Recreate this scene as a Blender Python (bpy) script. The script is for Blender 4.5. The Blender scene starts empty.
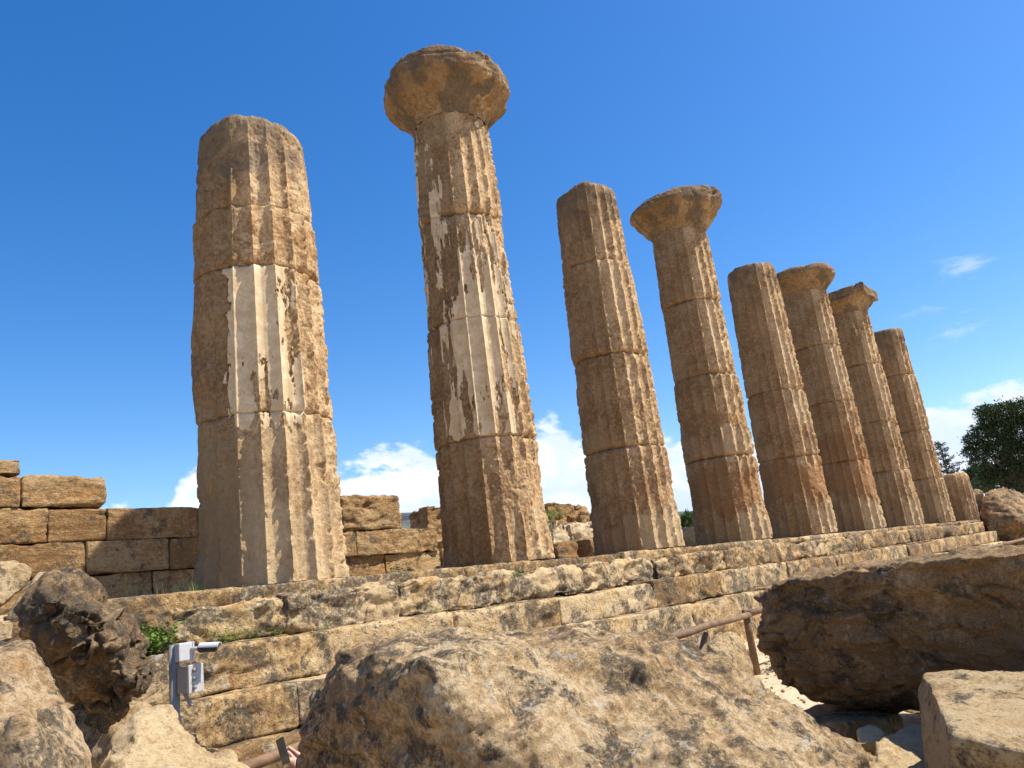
import bpy, bmesh, math, random
import numpy as np
from mathutils import Vector, Matrix
R = math.radians
scn = bpy.context.scene
COL = scn.collection
random.seed(7)

# ------------------------------------------------------------------ camera
CP = np.array([-6.3684, -10.0581, -0.4241])
FPX = 810.669
YAW, PITCH, ROLL = 0.8705, 0.2412, -0.1231
def cam_axes():
    cy, sy, cp, sp = math.cos(YAW), math.sin(YAW), math.cos(PITCH), math.sin(PITCH)
    f = np.array([sy*cp, cy*cp, sp]); r = np.array([cy, -sy, 0.0]); u = np.cross(r, f)
    cr, sr = math.cos(ROLL), math.sin(ROLL)
    return cr*r+sr*u, -sr*r+cr*u, f
AR, AU, AF = cam_axes()
cd = bpy.data.cameras.new('camera'); cam = bpy.data.objects.new('camera', cd); COL.objects.link(cam)
M = Matrix(((AR[0], AU[0], -AF[0], CP[0]), (AR[1], AU[1], -AF[1], CP[1]), (AR[2], AU[2], -AF[2], CP[2]), (0, 0, 0, 1)))
cam.matrix_world = M
cd.sensor_width = 36; cd.lens = 36*FPX/1024; cd.clip_start = 0.05; cd.clip_end = 9000
scn.camera = cam

# ------------------------------------------------------------------ light
SUN_AZ = math.atan2(0.675, -0.738)      # from +Y towards +X
SUN_EL = R(56)
sl = bpy.data.lights.new('sun', 'SUN'); sl.energy = 5.0; sl.angle = R(0.53); sl.color = (1.0, 0.93, 0.80)
so = bpy.data.objects.new('sun', sl); COL.objects.link(so)
sd = Vector((math.sin(SUN_AZ)*math.cos(SUN_EL), math.cos(SUN_AZ)*math.cos(SUN_EL), math.sin(SUN_EL)))
so.rotation_euler = sd.to_track_quat('Z', 'Y').to_euler()
so.location = (10, -20, 30)
scn.view_settings.view_transform = 'Standard'; scn.view_settings.look = 'None'
scn.view_settings.exposure = 0.68; scn.view_settings.gamma = 1.0

w = bpy.data.worlds.new('World'); scn.world = w; w.use_nodes = True
nt = w.node_tree; nt.nodes.clear()
class NG:
    """small helper to write node graphs tersely"""
    def __init__(s, nt): s.nt = nt
    def n(s, t, **k):
        nd = s.nt.nodes.new(t)
        for a, b in k.items(): setattr(nd, a, b)
        return nd
    def l(s, a, b): s.nt.links.new(a, b)
    def put(s, sock, v):
        if isinstance(v, bpy.types.NodeSocket): s.l(v, sock)
        elif v is not None:
            if isinstance(v, (tuple, list)) and len(v) == 3 and len(sock.default_value) == 4: v = (*v, 1)
            sock.default_value = v
    def math(s, op, a, b=None, c=None, clamp=False):
        nd = s.n('ShaderNodeMath', operation=op, use_clamp=clamp)
        s.put(nd.inputs[0], a)
        if b is not None: s.put(nd.inputs[1], b)
        if c is not None: s.put(nd.inputs[2], c)
        return nd.outputs[0]
    def vmath(s, op, a, b=None):
        nd = s.n('ShaderNodeVectorMath', operation=op); s.put(nd.inputs[0], a)
        if b is not None: s.put(nd.inputs[1], b)
        return nd.outputs[0]
    def noise(s, vec, scale, detail=4, rough=0.55, dist=0.0, lac=2.0):
        nd = s.n('ShaderNodeTexNoise'); s.l(vec, nd.inputs['Vector'])
        for k, v in (('Scale', scale), ('Detail', detail), ('Roughness', rough), ('Distortion', dist), ('Lacunarity', lac)): nd.inputs[k].default_value = v
        return nd.outputs[0]
    def ramp(s, fac, stops, interp='LINEAR'):
        nd = s.n('ShaderNodeValToRGB'); s.l(fac, nd.inputs[0]); cr = nd.color_ramp; cr.interpolation = interp
        while len(cr.elements) < len(stops): cr.elements.new(0.5)
        for e, (p, c) in zip(cr.elements, stops):
            e.position = p; e.color = (*c, 1) if isinstance(c, (tuple, list)) else (c, c, c, 1)
        return nd.outputs[0]
    def mix(s, fac, a, b, mode='MIX'):
        nd = s.n('ShaderNodeMix', data_type='RGBA', blend_type=mode)
        s.put(nd.inputs[0], fac); s.put(nd.inputs[6], a); s.put(nd.inputs[7], b)
        return nd.outputs[2]
    def step(s, v, a, b):
        nd = s.n('ShaderNodeMapRange', interpolation_type='SMOOTHSTEP'); s.put(nd.inputs[0], v)
        nd.inputs[1].default_value = a; nd.inputs[2].default_value = b
        return nd.outputs[0]
g = NG(nt)
sky = g.n('ShaderNodeTexSky', sky_type='NISHITA', sun_disc=False, sun_elevation=SUN_EL, sun_rotation=SUN_AZ, altitude=100, air_density=1.0, dust_density=0.6, ozone_density=2.0)
tc = g.n('ShaderNodeTexCoord').outputs['Generated']
sep = g.n('ShaderNodeSeparateXYZ'); g.l(tc, sep.inputs[0])
hs = g.n('ShaderNodeHueSaturation'); hs.inputs['Saturation'].default_value = 1.40; hs.inputs['Value'].default_value = 1.66; hs.inputs['Hue'].default_value = 0.507; g.l(sky.outputs[0], hs.inputs['Color'])
el = g.math('MULTIPLY', g.math('ARCSINE', sep.outputs[2]), 180/math.pi)
az = g.math('MULTIPLY', g.math('ARCTAN2', sep.outputs[0], sep.outputs[1]), 180/math.pi)
# cumulus bank: height of its top (degrees) as a function of compass direction
azn = g.math('DIVIDE', g.math('ADD', az, 0.0), 100.0)
top = g.math('MULTIPLY_ADD' if False else 'MULTIPLY', g.ramp(azn, [(0.0, 0.80), (0.2, 0.80), (0.262, 0.83), (0.30, 1.0), (0.345, 1.0), (0.40, 1.0), (0.445, 0.92), (0.485, 0.76), (0.525, 0.95), (0.59, 0.97), (0.64, 0.85), (0.70, 0.72), (0.735, 0.66), (0.79, 0.80), (0.86, .84), (1.0, .8)]), 10.0)
cv = g.vmath('MULTIPLY', tc, (1.0, 1.0, 1.9))
n1 = g.noise(cv, 9.0, 8, 0.56, 0.15)
n2 = g.noise(cv, 26.0, 6, 0.6, 0.1)
d = g.math('SUBTRACT', top, el)
d = g.math('ADD', d, g.math('MULTIPLY', g.math('MULTIPLY', g.step(az, 30, 34), g.math('SUBTRACT', 1.0, g.step(az, 41, 46))), 0.9))
dens = g.math('ADD', g.math('MULTIPLY', d, 0.46), g.math('MULTIPLY', g.math('SUBTRACT', n1, 0.5), 6.5))
dens = g.math('ADD', dens, g.math('MULTIPLY', g.math('SUBTRACT', n2, 0.5), 1.4))
cm = g.step(dens, -0.05, 0.55)
# soft bluish under-parts of the bank
body = g.step(g.noise(g.vmath('ADD', cv, (3.1, 1.7, 0.06)), 14.0, 6, 0.55, 0.2), 0.40, 0.62)
low = g.step(el, 2.0, 7.5)
br = g.math('MULTIPLY', g.math('ADD', 0.45, g.math('MULTIPLY', body, 0.55)), g.math('ADD', 0.55, g.math('MULTIPLY', low, 0.45)))
ccol = g.mix(br, (4.9, 6.5, 9.3), (10.0, 10.4, 11.0))
# thin wisps higher up
wv = g.vmath('MULTIPLY', tc, (1.0, 1.0, 4.0))
wn = g.noise(wv, 7.0, 7, 0.62, 0.6)
wmask = g.math('MULTIPLY', g.step(az, 75, 80), g.math('MULTIPLY', g.step(el, 10.5, 12.5), g.math('SUBTRACT', 1.0, g.step(el, 14.5, 18.5))))
wm = g.math('MULTIPLY', g.math('MULTIPLY', g.step(wn, 0.52, 0.75), wmask), 0.6)
cmm = g.math('MAXIMUM', g.math('MULTIPLY', cm, 0.97), wm)
c = g.mix(cmm, hs.outputs[0], ccol)
bg = g.n('ShaderNodeBackground'); g.l(c, bg.inputs[0]); bg.inputs[1].default_value = 0.074
ow = g.n('ShaderNodeOutputWorld'); g.l(bg.outputs[0], ow.inputs[0])

# ------------------------------------------------------------------ helpers
def at(px, py, t):
    """point at depth t along the sight line of a place measured on the photograph"""
    return CP + t*(AF + AR*(px-512)/FPX - AU*(py-384)/FPX)
def onz(px, py, z):
    d = at(px, py, 1)-CP; return CP + d*((z-CP[2])/d[2])
def ony(px, py, y):
    d = at(px, py, 1)-CP; return CP + d*((y-CP[1])/d[1])

def _h(ix, iy, iz, s):
    h = (ix*374761393 + iy*668265263 + iz*2147483647 + s*974634777) & 0xffffffff
    h = ((h ^ (h >> 13))*1274126177) & 0xffffffff
    h = ((h ^ (h >> 16))*2246822519) & 0xffffffff
    return h ^ (h >> 15)
GR = np.array([[1,1,0],[-1,1,0],[1,-1,0],[-1,-1,0],[1,0,1],[-1,0,1],[1,0,-1],[-1,0,-1],[0,1,1],[0,-1,1],[0,1,-1],[0,-1,-1],[1,1,0],[-1,1,0],[0,-1,1],[0,-1,-1]], float)
def perlin(P, seed=0):
    P = np.asarray(P, float); I = np.floor(P).astype(np.int64); F = P-I
    U = F*F*F*(F*(F*6-15)+10); out = np.zeros(len(P)); 
    for dx in (0, 1):
        wx = U[:, 0] if dx else 1-U[:, 0]
        for dy in (0, 1):
            wy = U[:, 1] if dy else 1-U[:, 1]
            for dz in (0, 1):
                wz = U[:, 2] if dz else 1-U[:, 2]
                G = GR[_h(I[:, 0]+dx, I[:, 1]+dy, I[:, 2]+dz, seed) & 15]
                out += wx*wy*wz*(G[:, 0]*(F[:, 0]-dx)+G[:, 1]*(F[:, 1]-dy)+G[:, 2]*(F[:, 2]-dz))
    return out
def fbm(P, f, o=4, seed=0, gain=0.5):
    P = np.asarray(P)*f + seed*7.31; a = 1.0; s = 0; r = 0
    for k in range(o):
        r = r + a*perlin(P, seed+k); s += a; a *= gain; P = P*2.03+11.7
    return r/s*1.5
def ridge(P, f, o=4, seed=0):
    P = np.asarray(P)*f + seed*3.7; a = 1.0; s = 0; r = 0
    for k in range(o):
        r = r + a*(1-2*np.abs(perlin(P, seed+k))); s += a; a *= .5; P = P*2.07+5.1
    return r/s
def sst(x, a, b):
    t = np.clip((x-a)/(b-a), 0, 1); return t*t*(3-2*t)

def mkobj(name, V, Q, mat, parent=None, origin=None, attrs=None, smooth=True, T=None):
    V = np.asarray(V, float)
    if origin is None: origin = np.zeros(3)
    if parent is not None: base = np.array(parent.location)
    else: base = np.asarray(origin, float)
    me = bpy.data.meshes.new(name)
    Vl = (V-base).astype(np.float32)
    fl = []; nq = 0 if Q is None else len(Q); ntr = 0 if T is None else len(T)
    me.vertices.add(len(V)); me.vertices.foreach_set('co', Vl.ravel())
    loops = np.concatenate([np.asarray(Q, np.int32).ravel() if nq else np.zeros(0, np.int32), np.asarray(T, np.int32).ravel() if ntr else np.zeros(0, np.int32)])
    me.loops.add(len(loops)); me.loops.foreach_set('vertex_index', loops)
    me.polygons.add(nq+ntr)
    st = np.concatenate([np.arange(nq)*4, nq*4+np.arange(ntr)*3]).astype(np.int32)
    me.polygons.foreach_set('loop_start', st)
    me.update(calc_edges=True); me.validate()
    if smooth: me.polygons.foreach_set('use_smooth', np.ones(len(me.polygons), bool))
    for k, a in (attrs or {}).items():
        at_ = me.attributes.new(k, 'FLOAT', 'POINT'); at_.data.foreach_set('value', np.asarray(a, np.float32))
    if mat: me.materials.append(mat)
    o = bpy.data.objects.new(name, me); COL.objects.link(o)
    if parent is not None: o.parent = parent
    else: o.location = base
    return o
def tag(o, label=None, cat=None, group=None, kind=None):
    if label: o['label'] = label
    if cat: o['category'] = cat
    if group: o['group'] = group
    if kind: o['kind'] = kind
    return o
def empty(name, loc, label=None, cat=None, group=None, kind=None):
    o = bpy.data.objects.new(name, None); COL.objects.link(o); o.location = loc; o.empty_display_size = 0.2
    return tag(o, label, cat, group, kind)

# ------------------------------------------------------------------ materials
def stone(name, pale=(.60,.48,.31), gold=(.50,.35,.18), brown=(.27,.165,.085), lich=0.35, white=0.3, strata=0.0, bump=1.0, warm=0.5, scale=1.0, column=False):
    m = bpy.data.materials.new(name); m.use_nodes = True; nt = m.node_tree; nt.nodes.clear(); g = NG(nt)
    co = g.n('ShaderNodeTexCoord').outputs['Object']
    rnd = g.n('ShaderNodeObjectInfo').outputs['Random']
    off = g.vmath('MULTIPLY', g.n('ShaderNodeCombineXYZ').outputs[0], (1, 1, 1))
    cx = g.n('ShaderNodeCombineXYZ'); 
    r37 = g.math('MULTIPLY', rnd, 37.0)
    g.l(r37, cx.inputs[0]); g.l(r37, cx.inputs[1]); g.l(r37, cx.inputs[2])
    if column: v = co
    else: v = g.vmath('ADD', co, cx.outputs[0])
    v = g.vmath('MULTIPLY', v, (scale, scale, scale))
    vs = g.vmath('MULTIPLY', v, (1, 1, 3.5))
    nL = g.noise(v, 0.9, 3, 0.5, 0.3)
    nM = g.noise(vs if strata > .3 else v, 3.4, 10, 0.66, 0.4)
    nF = g.noise(v, 16.0, 8, 0.72, 0.2)
    nG = g.noise(v, 75.0, 4, 0.7)
    t = g.math('ADD', g.math('MULTIPLY', nL, 0.5), g.math('MULTIPLY', nM, 0.6))
    t = g.math('ADD', t, g.math('MULTIPLY', g.math('SUBTRACT', nF, .5), 0.95))
    if not column: t = g.math('ADD', t, g.math('MULTIPLY', g.math('SUBTRACT', rnd, .5), 0.30))
    w0 = 0.55-(warm-.5)*.1
    col = g.ramp(t, [(w0-.13, brown), (w0-.05, tuple(.5*(a+b) for a, b in zip(brown, gold))), (w0+.02, gold), (w0+.12, pale)])
    # orange iron staining
    orr = g.step(g.noise(v, 1.7, 6, 0.6, 0.8), 0.56, 0.70)
    col = g.mix(g.math('MULTIPLY', orr, 0.42*warm*2), col, (.50, .25, .075))
    # grain speckle
    col = g.mix(g.math('MULTIPLY', g.step(nG, 0.40, 0.72), 0.30), col, tuple(min(1, a*1.25) for a in pale))
    dk = g.step(g.noise(v, 42.0, 5, 0.75), 0.56, 0.68)
    col = g.mix(g.math('MULTIPLY', dk, 0.68), col, tuple(a*.45 for a in brown))
    # dark and white lichen crusts
    ln = g.noise(v, 2.3, 12, 0.74, 0.5)
    lth = 0.65-0.22*lich
    lm = g.math('MULTIPLY', g.step(ln, lth, lth+0.06), g.step(g.noise(v, 21, 7, 0.78), 0.34, 0.54))
    la = None
    if column:
        la = g.n('ShaderNodeAttribute', attribute_name='lichen').outputs['Fac']
        tint = g.n('ShaderNodeAttribute', attribute_name='tint').outputs['Fac']; shd = g.n('ShaderNodeAttribute', attribute_name='shade_tint').outputs['Fac']
        stu = g.n('ShaderNodeAttribute', attribute_name='stucco').outputs['Fac']
        tn = g.math('ADD', tint, g.math('MULTIPLY', g.math('SUBTRACT', nM, .5), 1.0))
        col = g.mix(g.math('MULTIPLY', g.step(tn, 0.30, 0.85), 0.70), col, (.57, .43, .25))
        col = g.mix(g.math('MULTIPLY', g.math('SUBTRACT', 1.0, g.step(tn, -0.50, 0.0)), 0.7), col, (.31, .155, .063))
        col = g.mix(g.math('MULTIPLY', g.step(g.math('ADD', shd, g.math('MULTIPLY', g.math('SUBTRACT', nM, .5), 1.3)), .12, .85), .64), col, g.mix(nF, (.085, .048, .020), (.245, .15, .068)))  # brown shade put into the colour of the side turned from the sun
        lm = g.step(g.math('ADD', g.math('ADD', la, g.math('MULTIPLY', g.math('SUBTRACT', ln, .5), 2.2)), g.math('MULTIPLY', g.math('SUBTRACT', nF, .5), .9)), 0.42, 0.85)
        streak = g.noise(g.vmath('MULTIPLY', v, (3.0, 3.0, 0.35)), 2.6, 8, .7)
        lm = g.math('MAXIMUM', g.math('MULTIPLY', lm, 0.72), g.math('MULTIPLY', g.step(streak, 0.58, 0.75), 0.32))
    grey = g.mix(nF, (.035, .030, .024), (.155, .130, .098))
    col = g.mix(g.math('MULTIPLY', lm, 0.90), col, grey)
    wm = g.math('MULTIPLY', g.step(g.noise(v, 6.5, 10, 0.72, 0.6), 0.61-.05*white, 0.70-.05*white), min(1, 1.6*white))
    col = g.mix(g.math('MULTIPLY', wm, 0.75), col, (.60, .56, .47))
    bh = g.math('ADD', g.math('MULTIPLY', nM, 1.0), g.math('MULTIPLY', nF, 0.55))
    pit = g.n('ShaderNodeTexVoronoi', feature='F1'); g.l(g.vmath('ADD', v, g.vmath('MULTIPLY', g.n('ShaderNodeTexNoise').outputs[1], (0, 0, 0))), pit.inputs['Vector']); pit.inputs['Scale'].default_value = 19.0; pit.inputs['Randomness'].default_value = 1.0
    pd = g.math('MULTIPLY', g.math('SUBTRACT', 1.0, g.step(pit.outputs['Distance'], 0.12, 0.34)), g.step(nM, .50, .62))
    bh = g.math('SUBTRACT', bh, g.math('MULTIPLY', pd, 0.5))
    bh2 = g.math('ADD', g.math('MULTIPLY', nG, 0.6), g.math('MULTIPLY', g.noise(v, 38, 6, .75), 1.0))
    if column:
        stu = g.step(g.math('ADD', stu, g.math('ADD', g.math('MULTIPLY', g.math('SUBTRACT', nF, .5), 0.9), g.math('MULTIPLY', g.math('SUBTRACT', nG, .5), .35))), .46, .56)
        colS = g.mix(g.step(g.noise(v, 5.0, 9, .7, .4), .40, .68), (.52, .385, .225), (.70, .57, .38))
        stu = g.step(g.math('ADD', stu, g.math('ADD', g.math('MULTIPLY', g.math('SUBTRACT', nF, .5), 0.9), g.math('MULTIPLY', g.math('SUBTRACT', nG, .5), .35))), .46, .56)
        colS = g.mix(g.math('MULTIPLY', g.step(g.noise(g.vmath('MULTIPLY', v, (1, 1, .5)), 9, 8, .7), .55, .68), .45), colS, (.36, .25, .14))
        col = g.mix(stu, col, colS)
        inv = g.math('SUBTRACT', 1.0, g.math('MULTIPLY', stu, .8))
        bh = g.math('MULTIPLY', bh, inv); bh2 = g.math('MULTIPLY', bh2, inv)
    b1 = g.n('ShaderNodeBump'); g.l(bh, b1.inputs['Height']); b1.inputs['Distance'].default_value = (0.05 if column else 0.10)*bump; b1.inputs['Strength'].default_value = 0.75
    b2 = g.n('ShaderNodeBump'); g.l(bh2, b2.inputs['Height']); b2.inputs['Distance'].default_value = 0.020*bump; b2.inputs['Strength'].default_value = 0.8
    g.l(b1.outputs[0], b2.inputs['Normal'])
    p = g.n('ShaderNodeBsdfPrincipled'); g.l(col, p.inputs['Base Color']); p.inputs['Roughness'].default_value = 0.92
    p.inputs['Specular IOR Level'].default_value = 0.15
    g.l(b2.outputs[0], p.inputs['Normal'])
    o = g.n('ShaderNodeOutputMaterial'); g.l(p.outputs[0], o.inputs[0])
    return m
def plain(name, col, rough=.5, metal=0.0, bump=0.0, var=0.15, scale=20.0, spec=.5):
    m = bpy.data.materials.new(name); m.use_nodes = True; nt = m.node_tree; nt.nodes.clear(); g = NG(nt)
    co = g.n('ShaderNodeTexCoord').outputs['Object']
    n = g.noise(co, scale, 6, .65)
    c = g.mix(g.step(n, .3, .7), tuple(a*(1-var) for a in col), tuple(min(1, a*(1+var)) for a in col))
    p = g.n('ShaderNodeBsdfPrincipled'); g.l(c, p.inputs['Base Color']); p.inputs['Roughness'].default_value = rough; p.inputs['Metallic'].default_value = metal
    p.inputs['Specular IOR Level'].default_value = spec
    if bump:
        b = g.n('ShaderNodeBump'); g.l(n, b.inputs['Height']); b.inputs['Distance'].default_value = bump; g.l(b.outputs[0], p.inputs['Normal'])
    o = g.n('ShaderNodeOutputMaterial'); g.l(p.outputs[0], o.inputs[0])
    return m
def leafmat(name, a, b):
    m = bpy.data.materials.new(name); m.use_nodes = True; nt = m.node_tree; nt.nodes.clear(); g = NG(nt)
    geo = g.n('ShaderNodeNewGeometry')
    c = g.mix(geo.outputs['Random Per Island'], a, b)
    p = g.n('ShaderNodeBsdfPrincipled'); g.l(c, p.inputs['Base Color']); p.inputs['Roughness'].default_value = .6; p.inputs['Specular IOR Level'].default_value = .25
    tr = g.n('ShaderNodeBsdfTranslucent'); g.l(c, tr.inputs[0])
    mx = g.n('ShaderNodeMixShader'); mx.inputs[0].default_value = .25; g.l(p.outputs[0], mx.inputs[1]); g.l(tr.outputs[0], mx.inputs[2])
    o = g.n('ShaderNodeOutputMaterial'); g.l(mx.outputs[0], o.inputs[0])
    return m
MCOL = stone('column_stone', pale=(.64,.475,.28), gold=(.475,.305,.15), brown=(.20,.11,.048), lich=.2, white=.2, column=True, bump=.9)
MSTEP = stone('step_stone', pale=(.56,.42,.24), gold=(.46,.295,.125), brown=(.19,.108,.046), lich=.80, white=.5, warm=.6, scale=.8)
MWALL = stone('wall_stone', pale=(.48,.34,.18), gold=(.40,.245,.11), brown=(.23,.125,.05), lich=.5, white=.1, warm=.6, strata=.5)
MB = {}
MB['centre'] = stone('weathered_boulder', pale=(.68,.52,.32), gold=(.52,.355,.18), brown=(.27,.165,.08), lich=.67, white=.9, warm=.5, scale=1.5, bump=1.0)
MB['brown'] = stone('brown_boulder', pale=(.60,.44,.26), gold=(.44,.29,.15), brown=(.25,.155,.075), lich=.62, white=.35, warm=.6, scale=1.3)
MB['pale'] = stone('pale_boulder', pale=(.62,.48,.28), gold=(.53,.375,.20), brown=(.33,.225,.125), lich=.12, white=.4, warm=.4, scale=1.6, bump=.7)
MB['dark'] = stone('dark_boulder', pale=(.54,.41,.25), gold=(.36,.24,.125), brown=(.15,.092,.048), lich=.80, white=.55, warm=.6, scale=1.4)
MB['sand'] = stone('sandy_boulder', pale=(.60,.45,.26), gold=(.46,.32,.16), brown=(.25,.165,.09), lich=.55, white=.4, warm=.4, scale=1.6)
MB['umber'] = stone('umber_boulder', pale=(.36,.25,.14), gold=(.25,.155,.075), brown=(.14,.08,.035), lich=.6, white=.2, warm=.6, scale=.6)  # darker than the brown stone: the far boulder's shade put into its colour
MRUB = stone('rubble_stone', pale=(.62,.50,.34), gold=(.50,.37,.21), brown=(.31,.21,.12), lich=.45, white=.3)
MSAND = stone('sandy_earth', pale=(.56,.45,.30), gold=(.48,.37,.23), brown=(.33,.24,.14), lich=.0, white=.1, warm=.25, bump=.35)

# ------------------------------------------------------------------ generic rock meshes
def lattice(nx, ny, nz):
    """welded surface grid of a box in [0,1]^3"""
    def face(fix, val, na, nb):
        A, B = np.meshgrid(np.arange(na+1), np.arange(nb+1), indexing='ij')
        I = np.zeros((na+1, nb+1, 3), int)
        o = [k for k in range(3) if k != fix]
        I[..., o[0]] = A; I[..., o[1]] = B; I[..., fix] = val
        return I
    n = (nx, ny, nz); Ps = []; Qs = []; off = 0
    for fix in range(3):
        o = [k for k in range(3) if k != fix]; na, nb = n[o[0]], n[o[1]]
        for val in (0, n[fix]):
            I = face(fix, val, na, nb); idx = off+np.arange((na+1)*(nb+1)).reshape(na+1, nb+1)
            q = np.stack([idx[:-1, :-1], idx[1:, :-1], idx[1:, 1:], idx[:-1, 1:]], -1).reshape(-1, 4)
            flip = (val == 0) != (fix == 1)
            if flip: q = q[:, ::-1]
            Ps.append(I.reshape(-1, 3)); Qs.append(q); off += (na+1)*(nb+1)
    P = np.concatenate(Ps); Q = np.concatenate(Qs)
    U, inv = np.unique(P, axis=0, return_inverse=True); inv = inv.ravel()
    return U/np.array(n, float), inv[Q]
def vnormals(V, F):
    A = V[F[:, 0]]; B = V[F[:, 1]]; C_ = V[F[:, 2]]
    if F.shape[1] == 4: N = np.cross(C_-A, V[F[:, 3]]-B)
    else: N = np.cross(B-A, C_-A)
    out = np.zeros_like(V)
    for k in range(F.shape[1]): 
        for j in range(3): out[:, j] += np.bincount(F[:, k], N[:, j], minlength=len(V))
    return out/np.maximum(np.linalg.norm(out, axis=1, keepdims=True), 1e-9)

def block(name, lo, hi, mat, parent=None, seed=0, res=.05, rnd=.05, amp=.025, rz=0.0, tilt=(0, 0), jit=.02, label=None, holes=.0, origin=None, strat=1.0):
    lo = np.array(lo, float); hi = np.array(hi, float); S = hi-lo
    n = np.clip((S/res).round().astype(int), 2, 90)
    U, Q = lattice(*n)
    rs = np.random.RandomState(seed+1)
    P = (U-.5)*S
    # skew the eight corners a little
    cj = rs.uniform(-jit, jit, (2, 2, 2, 3))
    w8 = 0
    for a in (0, 1):
        for b in (0, 1):
            for c_ in (0, 1):
                w8 = w8 + (((U[:, 0] if a else 1-U[:, 0])*(U[:, 1] if b else 1-U[:, 1])*(U[:, 2] if c_ else 1-U[:, 2]))[:, None])*cj[a, b, c_]
    P = P+w8
    W = P+lo
    rr = np.clip(rnd*(1+1.4*fbm(W, 1.3, 3, seed+5)), .25*rnd, 2.5*rnd)[:, None]
    H = S/2-np.minimum(rr, S.min()*.45)
    inner = np.clip(P, -H, H); dv = P-inner; L = np.linalg.norm(dv, axis=1, keepdims=True)
    P = np.where(L > 1e-6, inner+dv/np.maximum(L, 1e-6)*np.minimum(L, rr), P)
    N = vnormals(P, Q)
    sc = np.array([1, 1, 1+1.8*strat])
    dsp = amp*(1.1*fbm(W, 1.3, 4, seed)+.45*fbm(W*sc, 4.5, 5, seed+3, .65)+.22*fbm(W*np.array([1, 1, 1.5]), 13, 3, seed+13, .6)) - amp*1.2*sst(ridge(W*sc, 1.8, 4, seed+9), .35, .8)*.6
    if holes: dsp -= holes*sst(fbm(W*np.array([1, 1, 1.7]), 1.5, 3, seed+21), .18, .42)
    P = P+N*dsp[:, None]
    rot = Matrix.Rotation(rz, 3, 'Z') @ Matrix.Rotation(tilt[0], 3, 'X') @ Matrix.Rotation(tilt[1], 3, 'Y')
    P = P@np.array(rot).T + (lo+hi)/2
    o = mkobj(name, P, Q, mat, parent, origin if origin is not None else ((lo+hi)/2*np.array([1, 1, 0])+np.array([0, 0, lo[2]])))
    return o

def boulder(name, hulls, mat, label, voxel=.03, amp=.05, seed=0, smooth=6, strat=0.0, pits=.02, crack=0.0, cat='boulder', group=None, fine=1.0, rdg=.5):
    bm = bmesh.new()
    for pts in hulls:
        vs = [bm.verts.new(tuple(p)) for p in pts]
        r = bmesh.ops.convex_hull(bm, input=vs)
        dl = [e for e in set(r['geom_interior']+r['geom_unused']) if isinstance(e, bmesh.types.BMVert) and e.is_valid]
        if dl: bmesh.ops.delete(bm, geom=dl, context='VERTS')
    me = bpy.data.meshes.new('tmp'); bm.to_mesh(me); bm.free()
    o = bpy.data.objects.new('tmp', me); COL.objects.link(o)
    md = o.modifiers.new('r', 'REMESH'); md.mode = 'VOXEL'; md.voxel_size = voxel
    ms = o.modifiers.new('s', 'SMOOTH'); ms.iterations = smooth; ms.factor = .5
    dg = bpy.context.evaluated_depsgraph_get(); ev = o.evaluated_get(dg); m2 = ev.to_mesh()
    V = np.zeros(len(m2.vertices)*3, np.float32); m2.vertices.foreach_get('co', V); V = V.reshape(-1, 3).astype(float)
    Q = np.zeros(len(m2.polygons)*4, np.int32); m2.polygons.foreach_get('vertices', Q); Q = Q.reshape(-1, 4)
    ev.to_mesh_clear(); bpy.data.objects.remove(o); bpy.data.meshes.remove(me)
    N = vnormals(V, Q)
    sc = np.array([1, 1, 1+2.5*strat])
    warp = V+.12*np.stack([fbm(V, 2.2, 2, seed+40+k) for k in range(3)], 1)
    d = amp*(1.3*fbm(warp, .9, 4, seed)+.9*fbm(warp*sc, 3.0, 5, seed+2, .55)*fine)
    d -= amp*rdg*sst(ridge(warp*sc, 1.4, 4, seed+7), .35, .85)
    V = V+N*d[:, None]; N = vnormals(V, Q)
    d2 = .012*fine*fbm(V, 11, 4, seed+11, .6)
    if pits:
        pm = sst(fbm(V, 1.7, 3, seed+30), -.15, .3)
        d2 -= pits*pm*sst(fbm(V, 7.5, 3, seed+31), .18, .5)
    if crack: d2 -= crack*sst(1-np.abs(fbm(V*np.array([1, 1, 2.2]), 1.1, 3, seed+50))*9, .2, 1)
    V = V+N*d2[:, None]
    lo = V.min(0); hi = V.max(0)
    org = np.array([(lo[0]+hi[0])/2, (lo[1]+hi[1])/2, lo[2]])
    return tag(mkobj(name, V, Q, mat, None, org), label, cat, group)

# ------------------------------------------------------------------ setting: ground, hills
def grid(xs, ys, zf):
    X, Y = np.meshgrid(xs, ys, indexing='ij'); Z = zf(X, Y)
    V = np.stack([X, Y, Z], -1).reshape(-1, 3); idx = np.arange(len(V)).reshape(len(xs), len(ys))
    Q = np.stack([idx[:-1, :-1], idx[1:, :-1], idx[1:, 1:], idx[:-1, 1:]], -1).reshape(-1, 4)
    return V, Q
def nonlin(lo, hi, c0, c1, fine, n):
    a = np.arange(c0, c1, fine); k = np.linspace(0, 1, n)**3
    return np.unique(np.concatenate([c0-(c0-lo)*k, a, c1+(hi-c1)*k]).round(3))
def gz(X, Y):
    P = np.stack([X.ravel(), Y.ravel(), 0*X.ravel()], 1)
    n = fbm(P, .25, 4, 3).reshape(X.shape)*.10 + fbm(P, 2.0, 4, 9).reshape(X.shape)*.03
    plat = sst(Y, -1.2, 0.2)*(1-sst(X, 37, 40))*sst(X, -14, -9)*(1-sst(Y, 32, 40))   # raised under the temple
    far = sst(np.hypot(X, Y), 60, 300)
    return -2.02+n*(1-.5*far)+plat*1.55
V, Q = grid(nonlin(-3000, 4000, -16, 46, .30, 26), nonlin(-3000, 4000, -16, 14, .30, 26), gz)
tag(mkobj('ground', V, Q, MSAND), kind='structure')
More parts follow.
